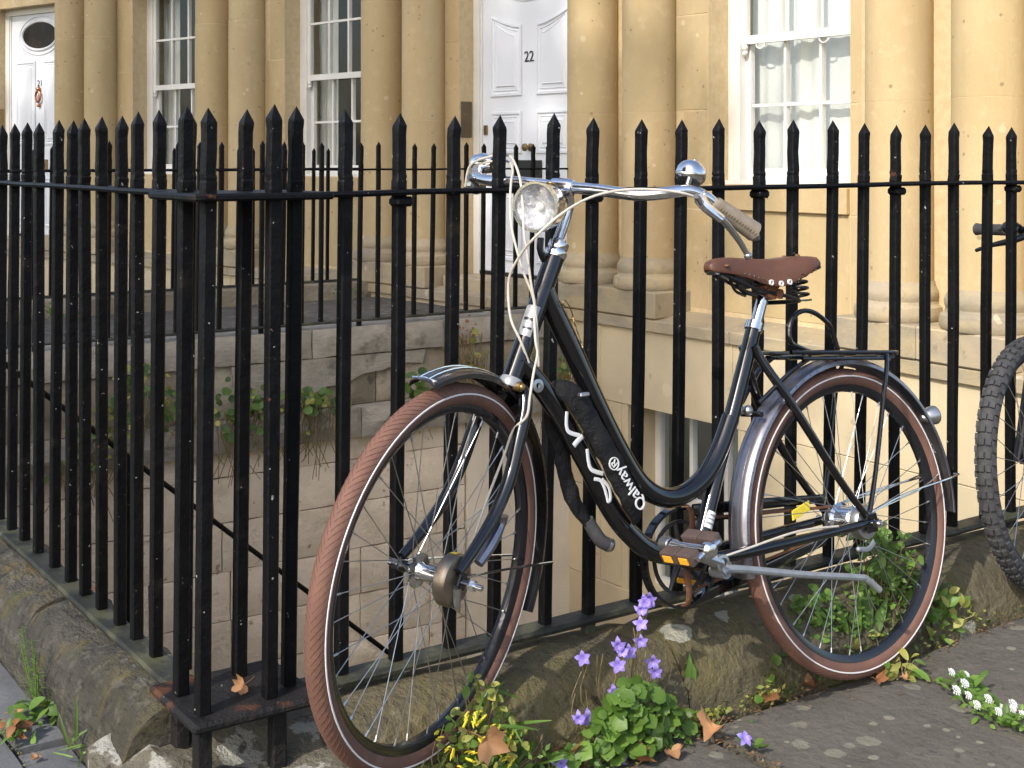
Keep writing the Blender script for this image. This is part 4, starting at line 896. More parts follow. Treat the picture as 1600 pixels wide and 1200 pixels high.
b = NB(); box(b, -.145, -.085, .030, .052, -.002, .002, .001, lambda x, y, z: BL(x, y + (x + .1) * .25, .040 + z)); obj('yellow_tag', b, M['yellow'], bike, False)
for s in (-1, 1):
    c0 = BL(-.492, -.003, s * .068); dl, dh = (-.156, .066) if s < 0 else (.156, -.066)
    c1 = BL(-.492 + dl, -.003 + dh, s * .085)
    b = NB(); tube(b, [c0, c0.lerp(c1, .5), c1], [.0135, .010, .0125], 10, 3); lathe(b, [(-.012, .0), (-.012, .017), (.012, .0185), (.013, .012), (.006, .010), (.004, .0)], c0, N_ * s, 24); cyl(b, c1 - N_ * s * .010, c1 + N_ * s * .012, .0145); obj('crank', b, M['alloy'], bike)
    pd = empty('pedal', c1 + N_ * s * .06, bike)
    b = NB(); lathe(b, [(.0, .007), (.012, .0125), (.026, .0125), (.034, .0085), (.105, .0085), (.112, .016), (.122, .0165), (.130, .012), (.133, .0)], c1, N_ * s, 20); obj('spindle', b, M['chrome'], pd)
    for q in (-1, 1):
        x0, y0 = q * .030, q * .011
        f = lambda x, y, z: c1 + A_ * (x0 + x * .91 - y * .42) + U_ * (y0 * 1.0 + y * .91 + x * .42) + N_ * s * z
        b = NB(); box(b, -.0135, .0135, -.0125, .0125, .026, .070, .004, f, 2); box(b, -.0135, .0135, -.0125, .0125, .071, .113, .004, f, 2); obj('rubber_block', b, M['pedal'], pd, False)
        b = NB(); cyl(b, c1 + A_ * x0 + U_ * y0 + N_ * s * .113, c1 + A_ * x0 + U_ * y0 + N_ * s * .120, .006); tube(b, [c1 + N_ * s * .115, c1 + A_ * x0 + U_ * y0 + N_ * s * .117], .005, 8, 1); obj('pedal_end', b, M['chrome'], pd)
        if q < 0:
            for z0 in (.036, .080):
                b = NB(); box(b, -.0155, -.0130, -.0065, .0065, z0, z0 + .023, 0, f); obj('pedal_reflector', b, M['amber'], pd, False)
# kickstand, folded up
b = NB(); tube(b, [BL(-.492, -.022, -.075), BL(-.46, -.019, -.080), BL(-.27, -.064, -.082), BL(-.085, -.104, -.084), BL(-.060, -.113, -.085), BL(-.024, -.142, -.088)], [.011, .0085, .0080, .0078, .0078, .0072], 10, 5)
lathe(b, [(-.02, .0), (-.02, .013), (.02, .013), (.02, .0)], BL(-.485, -.022, -.06), N_, 16); obj('kickstand', b, M['galv'], bike)
btube('gear_cable', [BL(-.47, .004, -.055), BL(-.40, .012, -.066), BL(-.25, .022, -.070), BL(-.12, .012, -.070)], .0026, 'cable', 7)
# saddle
sad = empty('saddle', BL(-.21, .56), bike)
SEC = [(-0.3820, .608, .010, .597), (-0.3740, .616, .018, .592), (-0.3580, .6225, .0235, .589), (-0.3250, .6240, .028, .584), (-0.2850, .6205, .034, .573), (-0.2450, .6160, .043, .556), (-0.2120, .6140, .054, .5455), (-0.1800, .6145, .068, .551), (-0.1480, .6160, .081, .566), (-0.1200, .6165, .087, .580), (-0.0960, .612, .083, .588), (-0.0840, .603, .070, .589), (-0.0792, .596, .050, .588)]
b = NB(); R_ = []
for l, top, hw, bot in SEC:
    ring = []
    for i in range(17):
        t = -1 + i / 8; a = abs(t)
        if a <= .6: x = t / .6 * .82; hh = top - (top - bot) * .10 * (a / .6) ** 2.2
        else:
            q = (a - .6) / .4; x = math.copysign(.82 + .18 * math.sin(q * 1.5708) - .10 * max(0, q - .4), t); hh = top - (top - bot) * (.10 + .90 * q ** 1.25)
        ring.append((l, x * hw, hh))
    R_.append([BL(a, c, n) for a, n, c in ring])
VO = [[b.verts.new(p) for p in r] for r in R_]
for r0, r1 in zip(VO, VO[1:]):
    for j in range(16): b.faces.new((r0[j], r0[j + 1], r1[j + 1], r1[j]))
b.faces.new(VO[0]); bmesh.ops.recalc_face_normals(b, faces=b.faces)
q = bmesh.ops.solidify(b, geom=list(b.faces), thickness=.0045)
so = obj('leather_top', b, M['leather'], sad)
md = so.modifiers.new('smooth', 'SUBSURF'); md.levels = 1; md.render_levels = 2
b = NB()
for l, n, h in ((-.345, -.026, .604), (-.106, -.0700, .606), (-.106, .070, .607), (-.345, .026, .606), (-.107, -.02, .6165), (-.107, .02, .6165)): ball(b, BL(l, h, n), .006, (1, 1, .6))
obj('rivet', b, M['rust'], sad)
b = NB()
for l, n, h in ((-.232, -.0475, .560), (-.210, -.0565, .556), (-.188, -.0620, .558)): lathe(b, [(-.002, .0065), (.002, .0065), (.002, .0035), (-.002, .0035)], BL(l, h, n), N_, 12, True)
obj('lace_eyelet', b, M['reflective'], sad)
b = NB()
for l, n, h in [(-.30 + i * .012, -.036 - i * .0020, .5835 - i * .0035) for i in range(5)] + [(-.165 + i * .0125, -.0700 - i * .0020, .562 + i * .0045) for i in range(5)]: ball(b, BL(l, h, n), .0022, u=6, v=4)
obj('lace_hole', b, M['iron_black'], sad, kind='stuff')
b = NB()
for s in (-1, 1):
    tube(b, [BL(-.355, .592, s * .012), BL(-.31, .572, s * .018), BL(-.245, .545, s * .022), BL(-.19, .532, s * .03), BL(-.150, .516, s * .05)], .0042, 8, 5)
    tube(b, [BL(-.30, .575, s * .012), BL(-.285, .548, s * .014), BL(-.25, .535, s * .018)], .0035, 8, 4)
    tube(b, [BL(-.27, .585, s * .03), BL(-.262, .548, s * .02), BL(-.225, .533, s * .015)], .003, 8, 4)
tube(b, [BL(-.098, .586, -.075), BL(-.082, .580, -.04), BL(-.076, .578, 0), BL(-.082, .580, .04), BL(-.098, .586, .075)], .0035, 8, 5)
tube(b, [BL(-.15, .514, -.05), BL(-.135, .513, 0), BL(-.15, .514, .05)], .005, 8, 5)
obj('saddle_rails', b, M['iron_black'], sad)
b = NB(); cyl(b, BL(-.362, .596, -.014), BL(-.362, .596, .014), .010); cyl(b, BL(-.345, .588, -.004), BL(-.325, .578, -.004), .006); obj('nose_bolt', b, M['alloy'], sad)
for s in (-1, 1):
    b = NB(); P = []
    for i in range(45):
        t = i / 44; a = t * 2 * math.pi * 4.4; P.append(BL(-.150 + .003 * t, .582 - .062 * t, s * .055) + (A_ * math.cos(a) + N_ * math.sin(a)) * .0165)
    tube(b, P, .0034, 7, 2); lathe(b, [(0, .0), (0, .018), (.004, .018), (.004, .0)], BL(-.140, .512, s * .055), U_, 16); obj('saddle_spring', b, M['iron_black'], sad)
btube('seat_post', [BL(-.203, .548), BL(-.249, .462)], .0133, 'chrome', 20, 1)
b = NB(); cyl(b, BL(-.205, .538, -.026), BL(-.205, .538, .026), .017, 16); cyl(b, BL(-.19, .533, -.036), BL(-.19, .533, .036), .007, 8); cyl(b, BL(-.19, .533, -.034), BL(-.19, .533, -.026), .012, 6); box(b, -.225, -.180, .545, .556, -.025, .025, .003, lambda x, y, z: BL(x, y, z)); obj('saddle_clamp', b, M['rust'], bike)
# luggage rack
rk = empty('luggage_rack', BL(0, .4), bike)
def rp(l, n): return BL(l, .4035 - (l + .21) * .085, n)
b = NB()
tube(b, [rp(-.205, -.060), rp(-.1, -.060), rp(.05, -.058), rp(.165, -.052), rp(.186, -.03), rp(.190, 0), rp(.186, .03), rp(.165, .052), rp(.05, .058), rp(-.1, .060), rp(-.205, .060)], .0052, 10, 5)
for l in (-.16, -.03, .09, .15): tube(b, [rp(l, -.058) - U_ * .010, rp(l, .058) - U_ * .010], .0045, 8, 1)
tube(b, [rp(-.17, -.025) - U_ * .012, rp(.16, -.022) - U_ * .012], .0042, 8, 1); tube(b, [rp(-.17, .025) - U_ * .012, rp(.16, .022) - U_ * .012], .0042, 8, 1)
tube(b, [rp(-.17, -.060) - U_ * .014, rp(.14, -.056) - U_ * .014], .0045, 8, 1)
obj('platform', b, M['frame'], rk)
b = NB(); tube(b, [rp(-.03, -.045), BL(-.045, .442, -.045), BL(-.070, .468, -.045), BL(-.105, .486, -.045), BL(-.140, .490, -.045), BL(-.170, .478, -.045), BL(-.187, .452, -.045), BL(-.186, .424, -.045), BL(-.165, .412, -.045), rp(-.12, -.045)], .0058, 10, 5)
obj('spring_clip', b, M['frame'], rk)
for s in (-1, 1):
    b = NB(); tube(b, [rp(.125, s * .058) - U_ * .005, BL(.108, .340, s * .068), BL(.082, .280, s * .072), BL(.03, .12, s * .070), BL(-.006, .026, s * .068)], [.0055, .0055, .006, .0055, .006], 9, 5); obj('rack_strut', b, M['frame'], rk)
    b = NB(); tube(b, [rp(-.14, s * .058) - U_ * .012, BL(-.20, .360, s * .05), BL(-.285, .300, s * .026)], .0055, 9, 3); obj('rack_strut', b, M['frame'], rk)
b = NB(); lathe(b, [(-.022, .0), (-.020, .008), (-.008, .016), (.008, .0225), (.022, .0235), (.024, .0)], BL(.330, .200, 0), (A_ * .95 + U_ * .1 - N_ * .25).normalized(), 24); tail = obj('rear_lamp', b, M['alloy'], bike)
b = NB(); lathe(b, [(.0245, .0225), (.029, .016), (.030, .0)], BL(.330, .200, 0), (A_ * .95 + U_ * .1 - N_ * .25).normalized(), 20); obj('red_lens', b, M['red'], tail)
# gold twist of wire caught on the top tube
btube('wire_twist', [BL(-.804, .545, -.024), BL(-.812, .552, -.026), BL(-.806, .558, -.026), BL(-.795, .545, -.024), BL(-.786, .532, -.02)] + [BL(-.782 + .0028 * i + .002 * (-1) ** i, .522 - .0088 * i, -.016 + .002 * (-1) ** i) for i in range(9)], .0012, 'brass', 6, 4)

# ------------------------------------------------------------------ chain lock in a black nylon sleeve with a white name on it
lk = empty('chain_lock', BL(-.74, .24, -.02), label='black nylon-sleeved bicycle lock with white lettering, slung between the frame tubes', cat='bicycle lock')
def sleeve(name, P, r, fl, seed, parent=lk):
    b = NB(); tube(b, P, r, 16, 7, flat=fl, flatdir=N_)
    for v in b.verts:
        q = v.co; v.co = q + mnoise.noise_vector(q * 24 + Vector((seed, 0, 0))) * .005 + mnoise.noise_vector(q * 60) * .002
    return obj(name, b, M['cloth'], parent)
sleeve('sleeve', [BL(-.842, .384, .0), BL(-.822, .382, -.022), BL(-.800, .362, -.030), BL(-.772, .312, -.034), BL(-.742, .256, -.036), BL(-.712, .200, -.036), BL(-.686, .150, -.034), BL(-.664, .108, -.022)], [.014, .020, .0235, .0235, .0235, .0245, .024, .014], .55, 1)
sleeve('sleeve', [BL(-.82, .37, .018), BL(-.822, .330, .028), BL(-.806, .275, .03), BL(-.796, .215, .03), BL(-.780, .155, .03), BL(-.752, .115, .028)], [.010, .018, .020, .019, .018, .011], .5, 5)
b = NB(); tube(b, [BL(-.752, .118, .028), BL(-.738, .092, .026), BL(-.722, .070, .024), BL(-.700, .060, .022)], [.013, .014, .014, .013], 14, 4); obj('lock_head', b, M['tyre_black'], lk)
b = NB(); lathe(b, [(0, .0142), (.004, .0146), (.008, .0142)], BL(-.712, .064, .023), (BL(-.700, .060, .022) - BL(-.722, .070, .024)), 16); obj('lock_ring', b, M['alloy'], lk)
b = NB(); box(b, -.012, .012, -.004, .004, -.006, .006, .002, lambda x, y, z: BL(-.800 + x, .372 + y, -.052 + z)); obj('strap_buckle', b, M['alloy'], lk)
rd = (A_ * -.062 + U_ * .092).normalized(); ud = (N_ * .001 + A_ * -.092 - U_ * .062).normalized()
text('lettering', 'Qalway®', .0345, BL(-.706, .188, -.0515), rd, ud, M['print'], lk, .0012)

# ------------------------------------------------------------------ second bicycle: dark mountain bicycle farther along the railing
mb = empty('bicycle', (-2.14, 3.25, .04), label='dark mountain bicycle with knobbly black tyre, farther along the railing', cat='bicycle')
c = Vector((-2.165, 3.175, .392)); A2 = Vector((0, 1, 0)); U2 = Vector((-.10, 0, .995)).normalized(); N2 = Vector((-.995, .0, -.10)).normalized()
# steered slightly
def B2(l, h, n=0.): return c + A2 * l + U2 * h + N2 * n
Fd2 = (A2 * .98 + N2 * .2).normalized(); Ax2 = Fd2.cross(U2).normalized()
def mtb_wheel(name, c, Fd, Ax):
    w = empty(name, c, mb)
    b = NB(); lathe(b, [(.024 * math.sin(t), .305 + .0245 * math.cos(t)) for t in [i * math.pi / 8 for i in range(16)]], c, Ax, 72, True); obj('tyre', b, M['tyre_black'], w)
    b = NB()
    for i in range(64):
        for s, ph in ((-1, 1.15), (1, 1.15), (-1, .55), (1, .55), (0, 0)):
            t = 2 * math.pi * (i + (.5 if ph > .8 else 0)) / 64; d = Fd * math.cos(t) + U2 * math.sin(t); tn = U2 * math.cos(t) - Fd * math.sin(t)
            o = d * math.cos(ph) + Ax * s * math.sin(ph); e = o.cross(tn); p = c + d * .305 + o * .0255
            box(b, -.0058, .0058, -.0075, .0075, -.003, .0042, 0, lambda x, y, z: p + e * x + tn * y + o * z)
    obj('knob', b, M['tyre_black'], w, False, kind='stuff')
    b = NB(); lathe(b, [(-.012, .287), (-.011, .276), (0, .270), (.011, .276), (.012, .287), (0, .281)], c, Ax, 72, True); obj('rim', b, M['rim'], w)
    b = NB()
    for i in range(32):
        s = 1 if i % 2 else -1; t = 2 * math.pi * i / 32; o = .6 if (i // 2) % 2 else -.6
        tube(b, [c + (Fd * math.cos(t + o) + U2 * math.sin(t + o)) * .022 + Ax * .03 * s, c + (Fd * math.cos(t) + U2 * math.sin(t)) * .274], .0010, 5, 1)
    obj('spokes', b, M['alloy'], w)
    b = NB(); lathe(b, [(-.05, .006), (-.032, .006), (-.031, .024), (-.026, .024), (-.02, .013), (.02, .013), (.026, .024), (.031, .024), (.032, .006), (.05, .006)], c, Ax, 20); obj('hub', b, M['iron_black'], w)
mtb_wheel('front_wheel', B2(0, 0), Fd2, Ax2); mtb_wheel('rear_wheel', B2(1.06, .0), A2, A2.cross(U2))
def m2(name, P, r, m='iron_black', n=12, k=4): b = NB(); tube(b, P, r, n, k); return obj(name, b, M[m], mb)
for s in (-1, 1):
    m2('fork_leg', [B2(0, 0, s * .062), B2(.09, .22, s * .062), B2(.15, .36, s * .058)], [.014, .018, .018])
    m2('seat_stay', [B2(1.06, 0, s * .06), B2(.80, .42, s * .02)], .009, k=1); m2('chain_stay', [B2(1.06, 0, s * .06), B2(.64, -.04, s * .03)], .011, k=1)
m2('fork_crown', [B2(.15, .36, -.07), B2(.155, .37, 0), B2(.15, .36, .07)], .018); m2('head_tube', [B2(.16, .37), B2(.21, .50)], .022, k=1)
m2('top_tube', [B2(.20, .47), B2(.80, .40)], .018, k=1); m2('down_tube', [B2(.18, .41), B2(.64, -.04)], .022, k=1); m2('seat_tube', [B2(.64, -.04), B2(.82, .46)], .018, k=1); m2('seat_post', [B2(.82, .45), B2(.86, .58)], .013, 'alloy', k=1)
b = NB(); tube(b, [B2(.76, .60), B2(.86, .605), B2(.98, .60), B2(1.03, .605)], [.012, .025, .06, .066], 12, 5, flat=.35, flatdir=U2); obj('saddle', b, M['cloth'], mb)
m2('stem', [B2(.21, .50), B2(.235, .56), B2(.245, .605)], .015)
hbc = B2(.245, .605); hx = (N2 * .98 + A2 * -.05).normalized(); hx.z = -.02
def H(t, y=0, z=0): return hbc + hx * t + A2 * y + Vector((0, 0, z))
m2('handlebar', [H(-.30, .04, .02), H(-.15, .01, .01), H(0), H(.15, .01, .0), H(.31, .02, .0)], .0125)
for s in (-1, 1):
    m2('grip', [H(s * .20, .02), H(s * .215, .02), H(s * .30, .02), H(s * .32, .02), H(s * .325, .02)], [.014, .0175, .0165, .019, .012], 'tyre_black')
    m2('brake_lever', [H(s * .13, -.01, -.012), H(s * .155, -.055, -.028), H(s * .21, -.07, -.042), H(s * .26, -.065, -.058)], [.010, .010, .0065, .0055])
    m2('gear_shifter', [H(s * .155, -.015, 0), H(s * .18, -.02, .008), H(s * .20, -.01, .004)], [.018, .024, .016])
b = NB(); box(b, -.01, .05, -.02, .02, -.006, .006, .003, lambda x, y, z: B2(.08 + x, .01 + y, -.075 + z)); obj('fork_reflector', b, M['red'], mb)
# ------------------------------------------------------------------ plants
def leaf_me(name, L_, W_, m, shape='ovate', fold=.25, curl=.25, teeth=0., seed=0):
    """one leaf lying along +Y, base at the origin, upper face +Z"""
    rnd = random.Random(seed); n = 7; b = NB(); mid = []; lf = []; rt = []
    for i in range(n + 1):
        t = i / n
        if shape == 'ovate': w = math.sin(math.pi * min(1, t * .92 + .05)) ** .8
        elif shape == 'round': w = math.sqrt(max(0, 1 - (2 * t - .95) ** 2)) * 1.0
        elif shape == 'lance': w = math.sin(math.pi * t ** .8) ** .9
        elif shape == 'spoon': w = (.25 + .75 * math.sin(math.pi * min(1, max(0, t * 1.15 - .15)))) if t < .99 else 0
        elif shape == 'strap': w = .6 * (1 - t ** 3) + .1
        else: w = math.sin(math.pi * t)
        if t >= .999: w = 0
        y = L_ * t; z = -curl * L_ * t * t; ww = W_ / 2 * w * (1 + (teeth if i % 2 else -teeth)) + .0005
        mid.append(b.verts.new((0, y, z))); zz = z + fold * ww + rnd.uniform(-.04, .04) * W_ * w
        lf.append(b.verts.new((-ww, y + (teeth * .12 * L_ if i % 2 else 0), zz))); rt.append(b.verts.new((ww, y + (teeth * .12 * L_ if i % 2 else 0), zz + rnd.uniform(-.05, .05) * W_ * w)))
    for i in range(n):
        b.faces.new((lf[i], mid[i], mid[i + 1], lf[i + 1])); b.faces.new((mid[i], rt[i], rt[i + 1], mid[i + 1]))
    return to_mesh(name, b, m, 'all')
def plane_leaf(name, m, size, seed):
    """fallen plane-tree leaf: five pointed lobes, dry and curled"""
    rnd = random.Random(seed); pts = []
    for a, r in ((-90, .10), (-150, .38), (-172, .60), (-190, .74), (160, .60), (145, .90), (122, .66), (106, .74), (90, .98), (74, .72), (58, .66), (35, .90), (20, .60), (10, .74), (-8, .60), (-30, .38)):
        a = math.radians(a + rnd.uniform(-5, 5)); r *= size * rnd.uniform(.85, 1.1); pts.append((r * math.cos(a), r * math.sin(a)))
    cu = rnd.uniform(.9, 2.2) / size; cd = rnd.uniform(0, 3.14)
    b = NB(); vs_ = []
    def lift(x, y): 
        q = x * math.cos(cd) + y * math.sin(cd); p = -x * math.sin(cd) + y * math.cos(cd)
        return cu * q * q * .9 + .16 * size * math.sin(p / size * 4 + seed) * (.4 + abs(q) / size) + .22 * size * mnoise.noise(Vector((x / size * 2.2, y / size * 2.2, seed)))
    ce = b.verts.new((0, 0, 0))
    mids = [b.verts.new((x * .55, y * .55, lift(x * .55, y * .55))) for x, y in pts]; out = [b.verts.new((x, y, lift(x, y) + rnd.uniform(0, .12) * size)) for x, y in pts]
    n = len(pts)
    for i in range(n):
        j = (i + 1) % n; b.faces.new((ce, mids[i], mids[j])); b.faces.new((mids[i], out[i], out[j], mids[j]))
    tube(b, [(0, 0, 0), (.02 * size, -.5 * size, .03 * size), (.1 * size, -.95 * size, .10 * size)], .0012, 5, 3)
    return to_mesh(name, b, m, 'all')
LM = {}
def leaves(kind, m, n, L_, W_, shape, **kw):
    LM[kind] = [leaf_me(kind + '_leaf', L_ * random.uniform(.85, 1.15), W_ * random.uniform(.85, 1.15), M[m], shape, seed=i, **kw) for i in range(n)]
leaves('bell', 'leaf', 4, .033, .034, 'round', fold=.2, curl=.18, teeth=.10)
leaves('bell_small', 'leaf', 3, .022, .022, 'round', fold=.25, curl=.2, teeth=.10)
leaves('dock', 'leaf', 3, .125, .034, 'lance', fold=.5, curl=.22)
leaves('weed', 'leaf', 4, .034, .016, 'ovate', fold=.3, curl=.25)
leaves('weed_dk', 'leaf', 3, .026, .013, 'ovate', fold=.3, curl=.25)
leaves('weed_yl', 'leaf_yl', 3, .034, .017, 'ovate', fold=.3, curl=.3)
leaves('tiny', 'leaf', 2, .018, .009, 'ovate', fold=.3, curl=.2)
leaves('tiny_yl', 'leaf_yl', 2, .017, .010, 'ovate', fold=.3, curl=.3)
leaves('spoon', 'leaf', 2, .032, .012, 'spoon', fold=.2, curl=.2)
leaves('grass', 'leaf', 2, .06, .005, 'strap', fold=.4, curl=.4)
leaves('ivy', 'leaf_dk', 3, .055, .05, 'round', fold=.15, curl=.2, teeth=.16)
leaves('ivy_yl', 'leaf_yl', 2, .042, .036, 'round', fold=.2, curl=.2, teeth=.16)
leaves('drybit', 'dry', 3, .022, .013, 'ovate', fold=.6, curl=.5)
def orient(pos, d, up, s=1., roll=0.):
    y = Vector(d).normalized(); z = Vector(up); z = (z - y * z.dot(y)); z = z.normalized() if z.length > 1e-5 else y.orthogonal().normalized(); x = y.cross(z)
    return Matrix.Translation(Vector(pos)) @ Matrix((x, y, z)).transposed().to_4x4() @ Matrix.Rotation(roll, 4, 'Y') @ Matrix.Scale(s, 4)
def put(kind, parent, pos, d, up, s=1., roll=None, name='leaf'):
    return inst(name, random.choice(LM[kind]), orient(pos, d, up, s, random.uniform(-.4, .4) if roll is None else roll), parent)
def stems(parent, paths, r, m='stem', name='stems'):
    b = NB()
    for P in paths: tube(b, P, r, 5, 3)
    return obj(name, b, M[m], parent)
VIEW = Vector((.7, -.6, .5)).normalized()       # towards the light and the open path
def flower5(name, m, r, seed=0):
    """five-petalled bellflower: a short cup opening into broad pointed petals"""
    rn = random.Random(seed); b = NB(); droop = (.12, -.02, .3)[seed % 3]
    for i in range(5):
        a = i * 1.2566 + rn.uniform(-.12, .12); d = Vector((math.cos(a), math.sin(a), 0)); s = Vector((-math.sin(a), math.cos(a), 0)); L_ = r * rn.uniform(.88, 1.1); ro = []
        for t, w, h in ((0, .10, -.42), (.30, .30, -.08), (.58, .33, .10), (.84, .19, .12 - droop), (1.06, .0, .08 - droop * 2)):
            c = d * L_ * t + Vector((0, 0, h * r)); e = Vector((0, 0, .07 * r))
            ro.append([b.verts.new(c - s * w * L_ + e), b.verts.new(c), b.verts.new(c + s * w * L_ + e * rn.uniform(-.5, 1.5))])
        for p, q in zip(ro, ro[1:]):
            for j in (0, 1): b.faces.new((p[j], p[j + 1], q[j + 1], q[j]))
    for k in range(3): tube(b, [(0, 0, -.42 * r), (.05 * r * (k - 1), .04 * r, .1 * r)], .0006, 4, 1)
    bmesh.ops.remove_doubles(b, verts=b.verts, dist=1e-6)
    return to_mesh(name, b, m, 'all')
# violet bellflower at the foot of the kerb
FL = [flower5('bellflower', M['purple'], .0165, i) for i in range(3)]
bf = empty('bellflower_plant', (-2.1, 1.71, .0), label='clump of violet bellflowers with round green leaves at the foot of the kerb', cat='flowering plant')
rnd = random.Random(3)
for i in range(262):
    u = rnd.gauss(0, 1); y = 1.722 + .074 * u; hmax = .128 * math.exp(-(u * .55) ** 2) + .012
    z = rnd.uniform(.0, 1) ** .8 * hmax; out = .075 * math.sqrt(max(0, 1 - (z / .185) ** 2)) * math.exp(-(u * .42) ** 2)
    x = -2.145 + rnd.uniform(.45, 1.0) * out + .01
    d = Vector((rnd.uniform(-.2, 1), rnd.uniform(-.9, .6), rnd.uniform(-.55, .35))); up = VIEW + Vector((rnd.uniform(-.5, .5), rnd.uniform(-.5, .5), rnd.uniform(0, .6)))
    put('bell' if rnd.random() < .75 else 'bell_small', bf, (x, y, z + .012), d, up, rnd.uniform(.4, 1.05))
FP = [(1.776, .296), (1.786, .301), (1.771, .279), (1.617, .216), (1.704, .223), (1.712, .210), (1.739, .202), (1.774, .214), (1.805, .166), (1.807, .146), (1.696, .131), (1.746, .116), (1.601, .102), (1.633, .092), (1.742, .069), (1.773, .251), (1.704, .185), (1.547, .035), (1.690, .012)]
sp = []
for y, z in FP:
    x = -2.115 + rnd.uniform(-.01, .01) + (.03 if z < .05 else 0); p = Vector((x, y, z)); nrm = (Vector((.75, -.55, -.05 + rnd.uniform(-.3, .4)))).normalized()
    inst('flower', rnd.choice(FL), orient(p, nrm.orthogonal(), nrm, rnd.uniform(.85, 1.1)), bf)
    y0 = 1.72 + (y - 1.72) * .55; sp.append([p - nrm * .004, p - nrm * .012 - Vector((0, 0, .02)), Vector((-2.135, y0 + (y - y0) * .5, z * .6)), Vector((-2.14, y0, .02))])
for i in range(16):
    y = rnd.uniform(1.60, 1.85); z = rnd.uniform(.12, .25); sp.append([Vector((-2.125, y, z)), Vector((-2.13, y + rnd.uniform(-.02, .02), z * .6)), Vector((-2.14, 1.73, .02))])
stems(bf, sp, .0009)
# a lone bellflower in the paving joint
b1 = empty('bellflower_plant', (-1.95, 1.93, .0), label='single violet bellflower in the joint between the paving slabs', cat='flowering plant')
for i in range(7): put('tiny', b1, (-2.0 + rnd.uniform(-.03, .03), 1.945 + rnd.uniform(-.015, .015), .008), (rnd.uniform(-1, 1), rnd.uniform(-1, 1), .5), (0, 0, 1), 1.4)
inst('flower', FL[0], orient((-1.985, 1.93, .028), (0, 1, .2), VIEW, 1.0), b1)
# yellow corydalis half hiding the front wheel
cy = empty('corydalis_plant', (-2.11, 1.35, .03), label='straggly yellow-flowered corydalis growing against the front bicycle wheel', cat='flowering plant')
YF = []
for k in range(2):
    b = NB()
    for i in range(7):
        a = i * 2.1 + k; q = Vector((.006 * math.cos(a), -.0035 * i + .008, .004 * math.sin(a))); o = Vector((.5 * math.cos(a), -.55, .35 * math.sin(a) + .2)).normalized()
        tube(b, [q, q + o * .004 + Vector((0, .003, 0)), q + o * .010 + Vector((0, .001, 0)), q + o * .015 - Vector((0, .004, 0))], [.0008, .0020, .0026, .0030 if i % 2 else .001], 6, 3)
    YF.append(to_mesh('corydalis_flower', b, M['petal_y']))
sp = []
for i in range(285):
    y = rnd.gauss(1.365, .070); hmax = .20 * math.exp(-((y - 1.36) / .11) ** 2); z = .03 + rnd.random() * hmax; x = -2.10 + rnd.uniform(-.035, .055) * (1 - z * 2)
    put(rnd.choice(('tiny', 'tiny_yl', 'tiny_yl', 'tiny_yl', 'grass')) if i % 3 else 'tiny', cy, (x, y, z), (rnd.uniform(-.6, 1), rnd.uniform(-1, 1), rnd.uniform(-.7, .6)), VIEW + Vector((rnd.uniform(-.6, .6), rnd.uniform(-.6, .6), rnd.uniform(-.3, .6))), rnd.uniform(.8, 1.5) * (.5 if i % 9 == 0 else 1))
for y, z in ((1.345, .185), (1.372, .160), (1.275, .144), (1.338, .140), (1.381, .112), (1.404, .091), (1.245, .172), (1.31, .12), (1.29, .10), (1.36, .135), (1.355, .085), (1.41, .13), (1.32, .19)):
    inst('flower', rnd.choice(YF), orient((-2.055 + rnd.uniform(-.015, .01), y, z), (rnd.uniform(-.5, .5), rnd.uniform(-.7, .9), rnd.uniform(.2, 1)), VIEW, rnd.uniform(.6, .85)), cy)
for i in range(46):
    y = rnd.uniform(1.23, 1.50); z = rnd.uniform(.08, .23) * math.exp(-((y - 1.36) / .14) ** 2); sp.append([Vector((-2.08, y, z + .02)), Vector((-2.09, y + rnd.uniform(-.03, .03), z * .6 + .02)), Vector((-2.11, 1.36 + (y - 1.36) * .4, .02))])
sp += [[Vector((-2.09, 1.345, .248)), Vector((-2.085, 1.352, .22)), Vector((-2.10, 1.335, .17)), Vector((-2.11, 1.33, .08))], [Vector((-2.10, 1.43, .20)), Vector((-2.11, 1.42, .15)), Vector((-2.10, 1.415, .10)), Vector((-2.11, 1.40, .05))]]
stems(cy, sp, .0011)
for i in range(12): put('tiny_yl', cy, (-2.088 + rnd.uniform(-.01, .01), 1.35 + rnd.uniform(-.012, .012), .19 + i * .005), (rnd.uniform(-1, 1), rnd.uniform(-1, 1), rnd.uniform(-1, .2)), VIEW, .8)
# weeds between kerb and rear wheel
def scatter(label, name, cat, c, n, kinds, sy, sx, hz, L=None, stemn=0, seed=0, group=None, upb=.4):
    r = random.Random(seed); e = empty(name, c, label=label, cat=cat, group=group); cx_, cy_, cz_ = c; sp = []
    for i in range(n):
        u, v = r.gauss(0, 1), r.gauss(0, .6); y = cy_ + sy * u; x = cx_ + sx * v
        z = cz_ + r.random() * hz * math.exp(-(u * .55) ** 2) + .006
        put(r.choice(kinds), e, (x, y, z), (r.uniform(-.4, 1), r.uniform(-1, 1), r.uniform(-.5, .7)), VIEW + Vector((r.uniform(-.7, .7), r.uniform(-.7, .7), r.uniform(-.1, .9))), r.uniform(.6, 1.2))
        if i < stemn: sp.append([Vector((x, y, z)), Vector((x * .5 + cx_ * .5, y * .6 + cy_ * .4, cz_ + (z - cz_) * .55)), Vector((cx_, cy_ + sy * u * .5, cz_))])
    if sp: stems(e, sp, .0010)
    return e
scatter('bushy green weeds along the kerb, seen through the rear bicycle wheel', 'weed', 'weed', (-2.195, 2.585, .02), 300, ['weed', 'weed', 'weed_dk', 'tiny'], .075, .035, .29, stemn=70, seed=11)
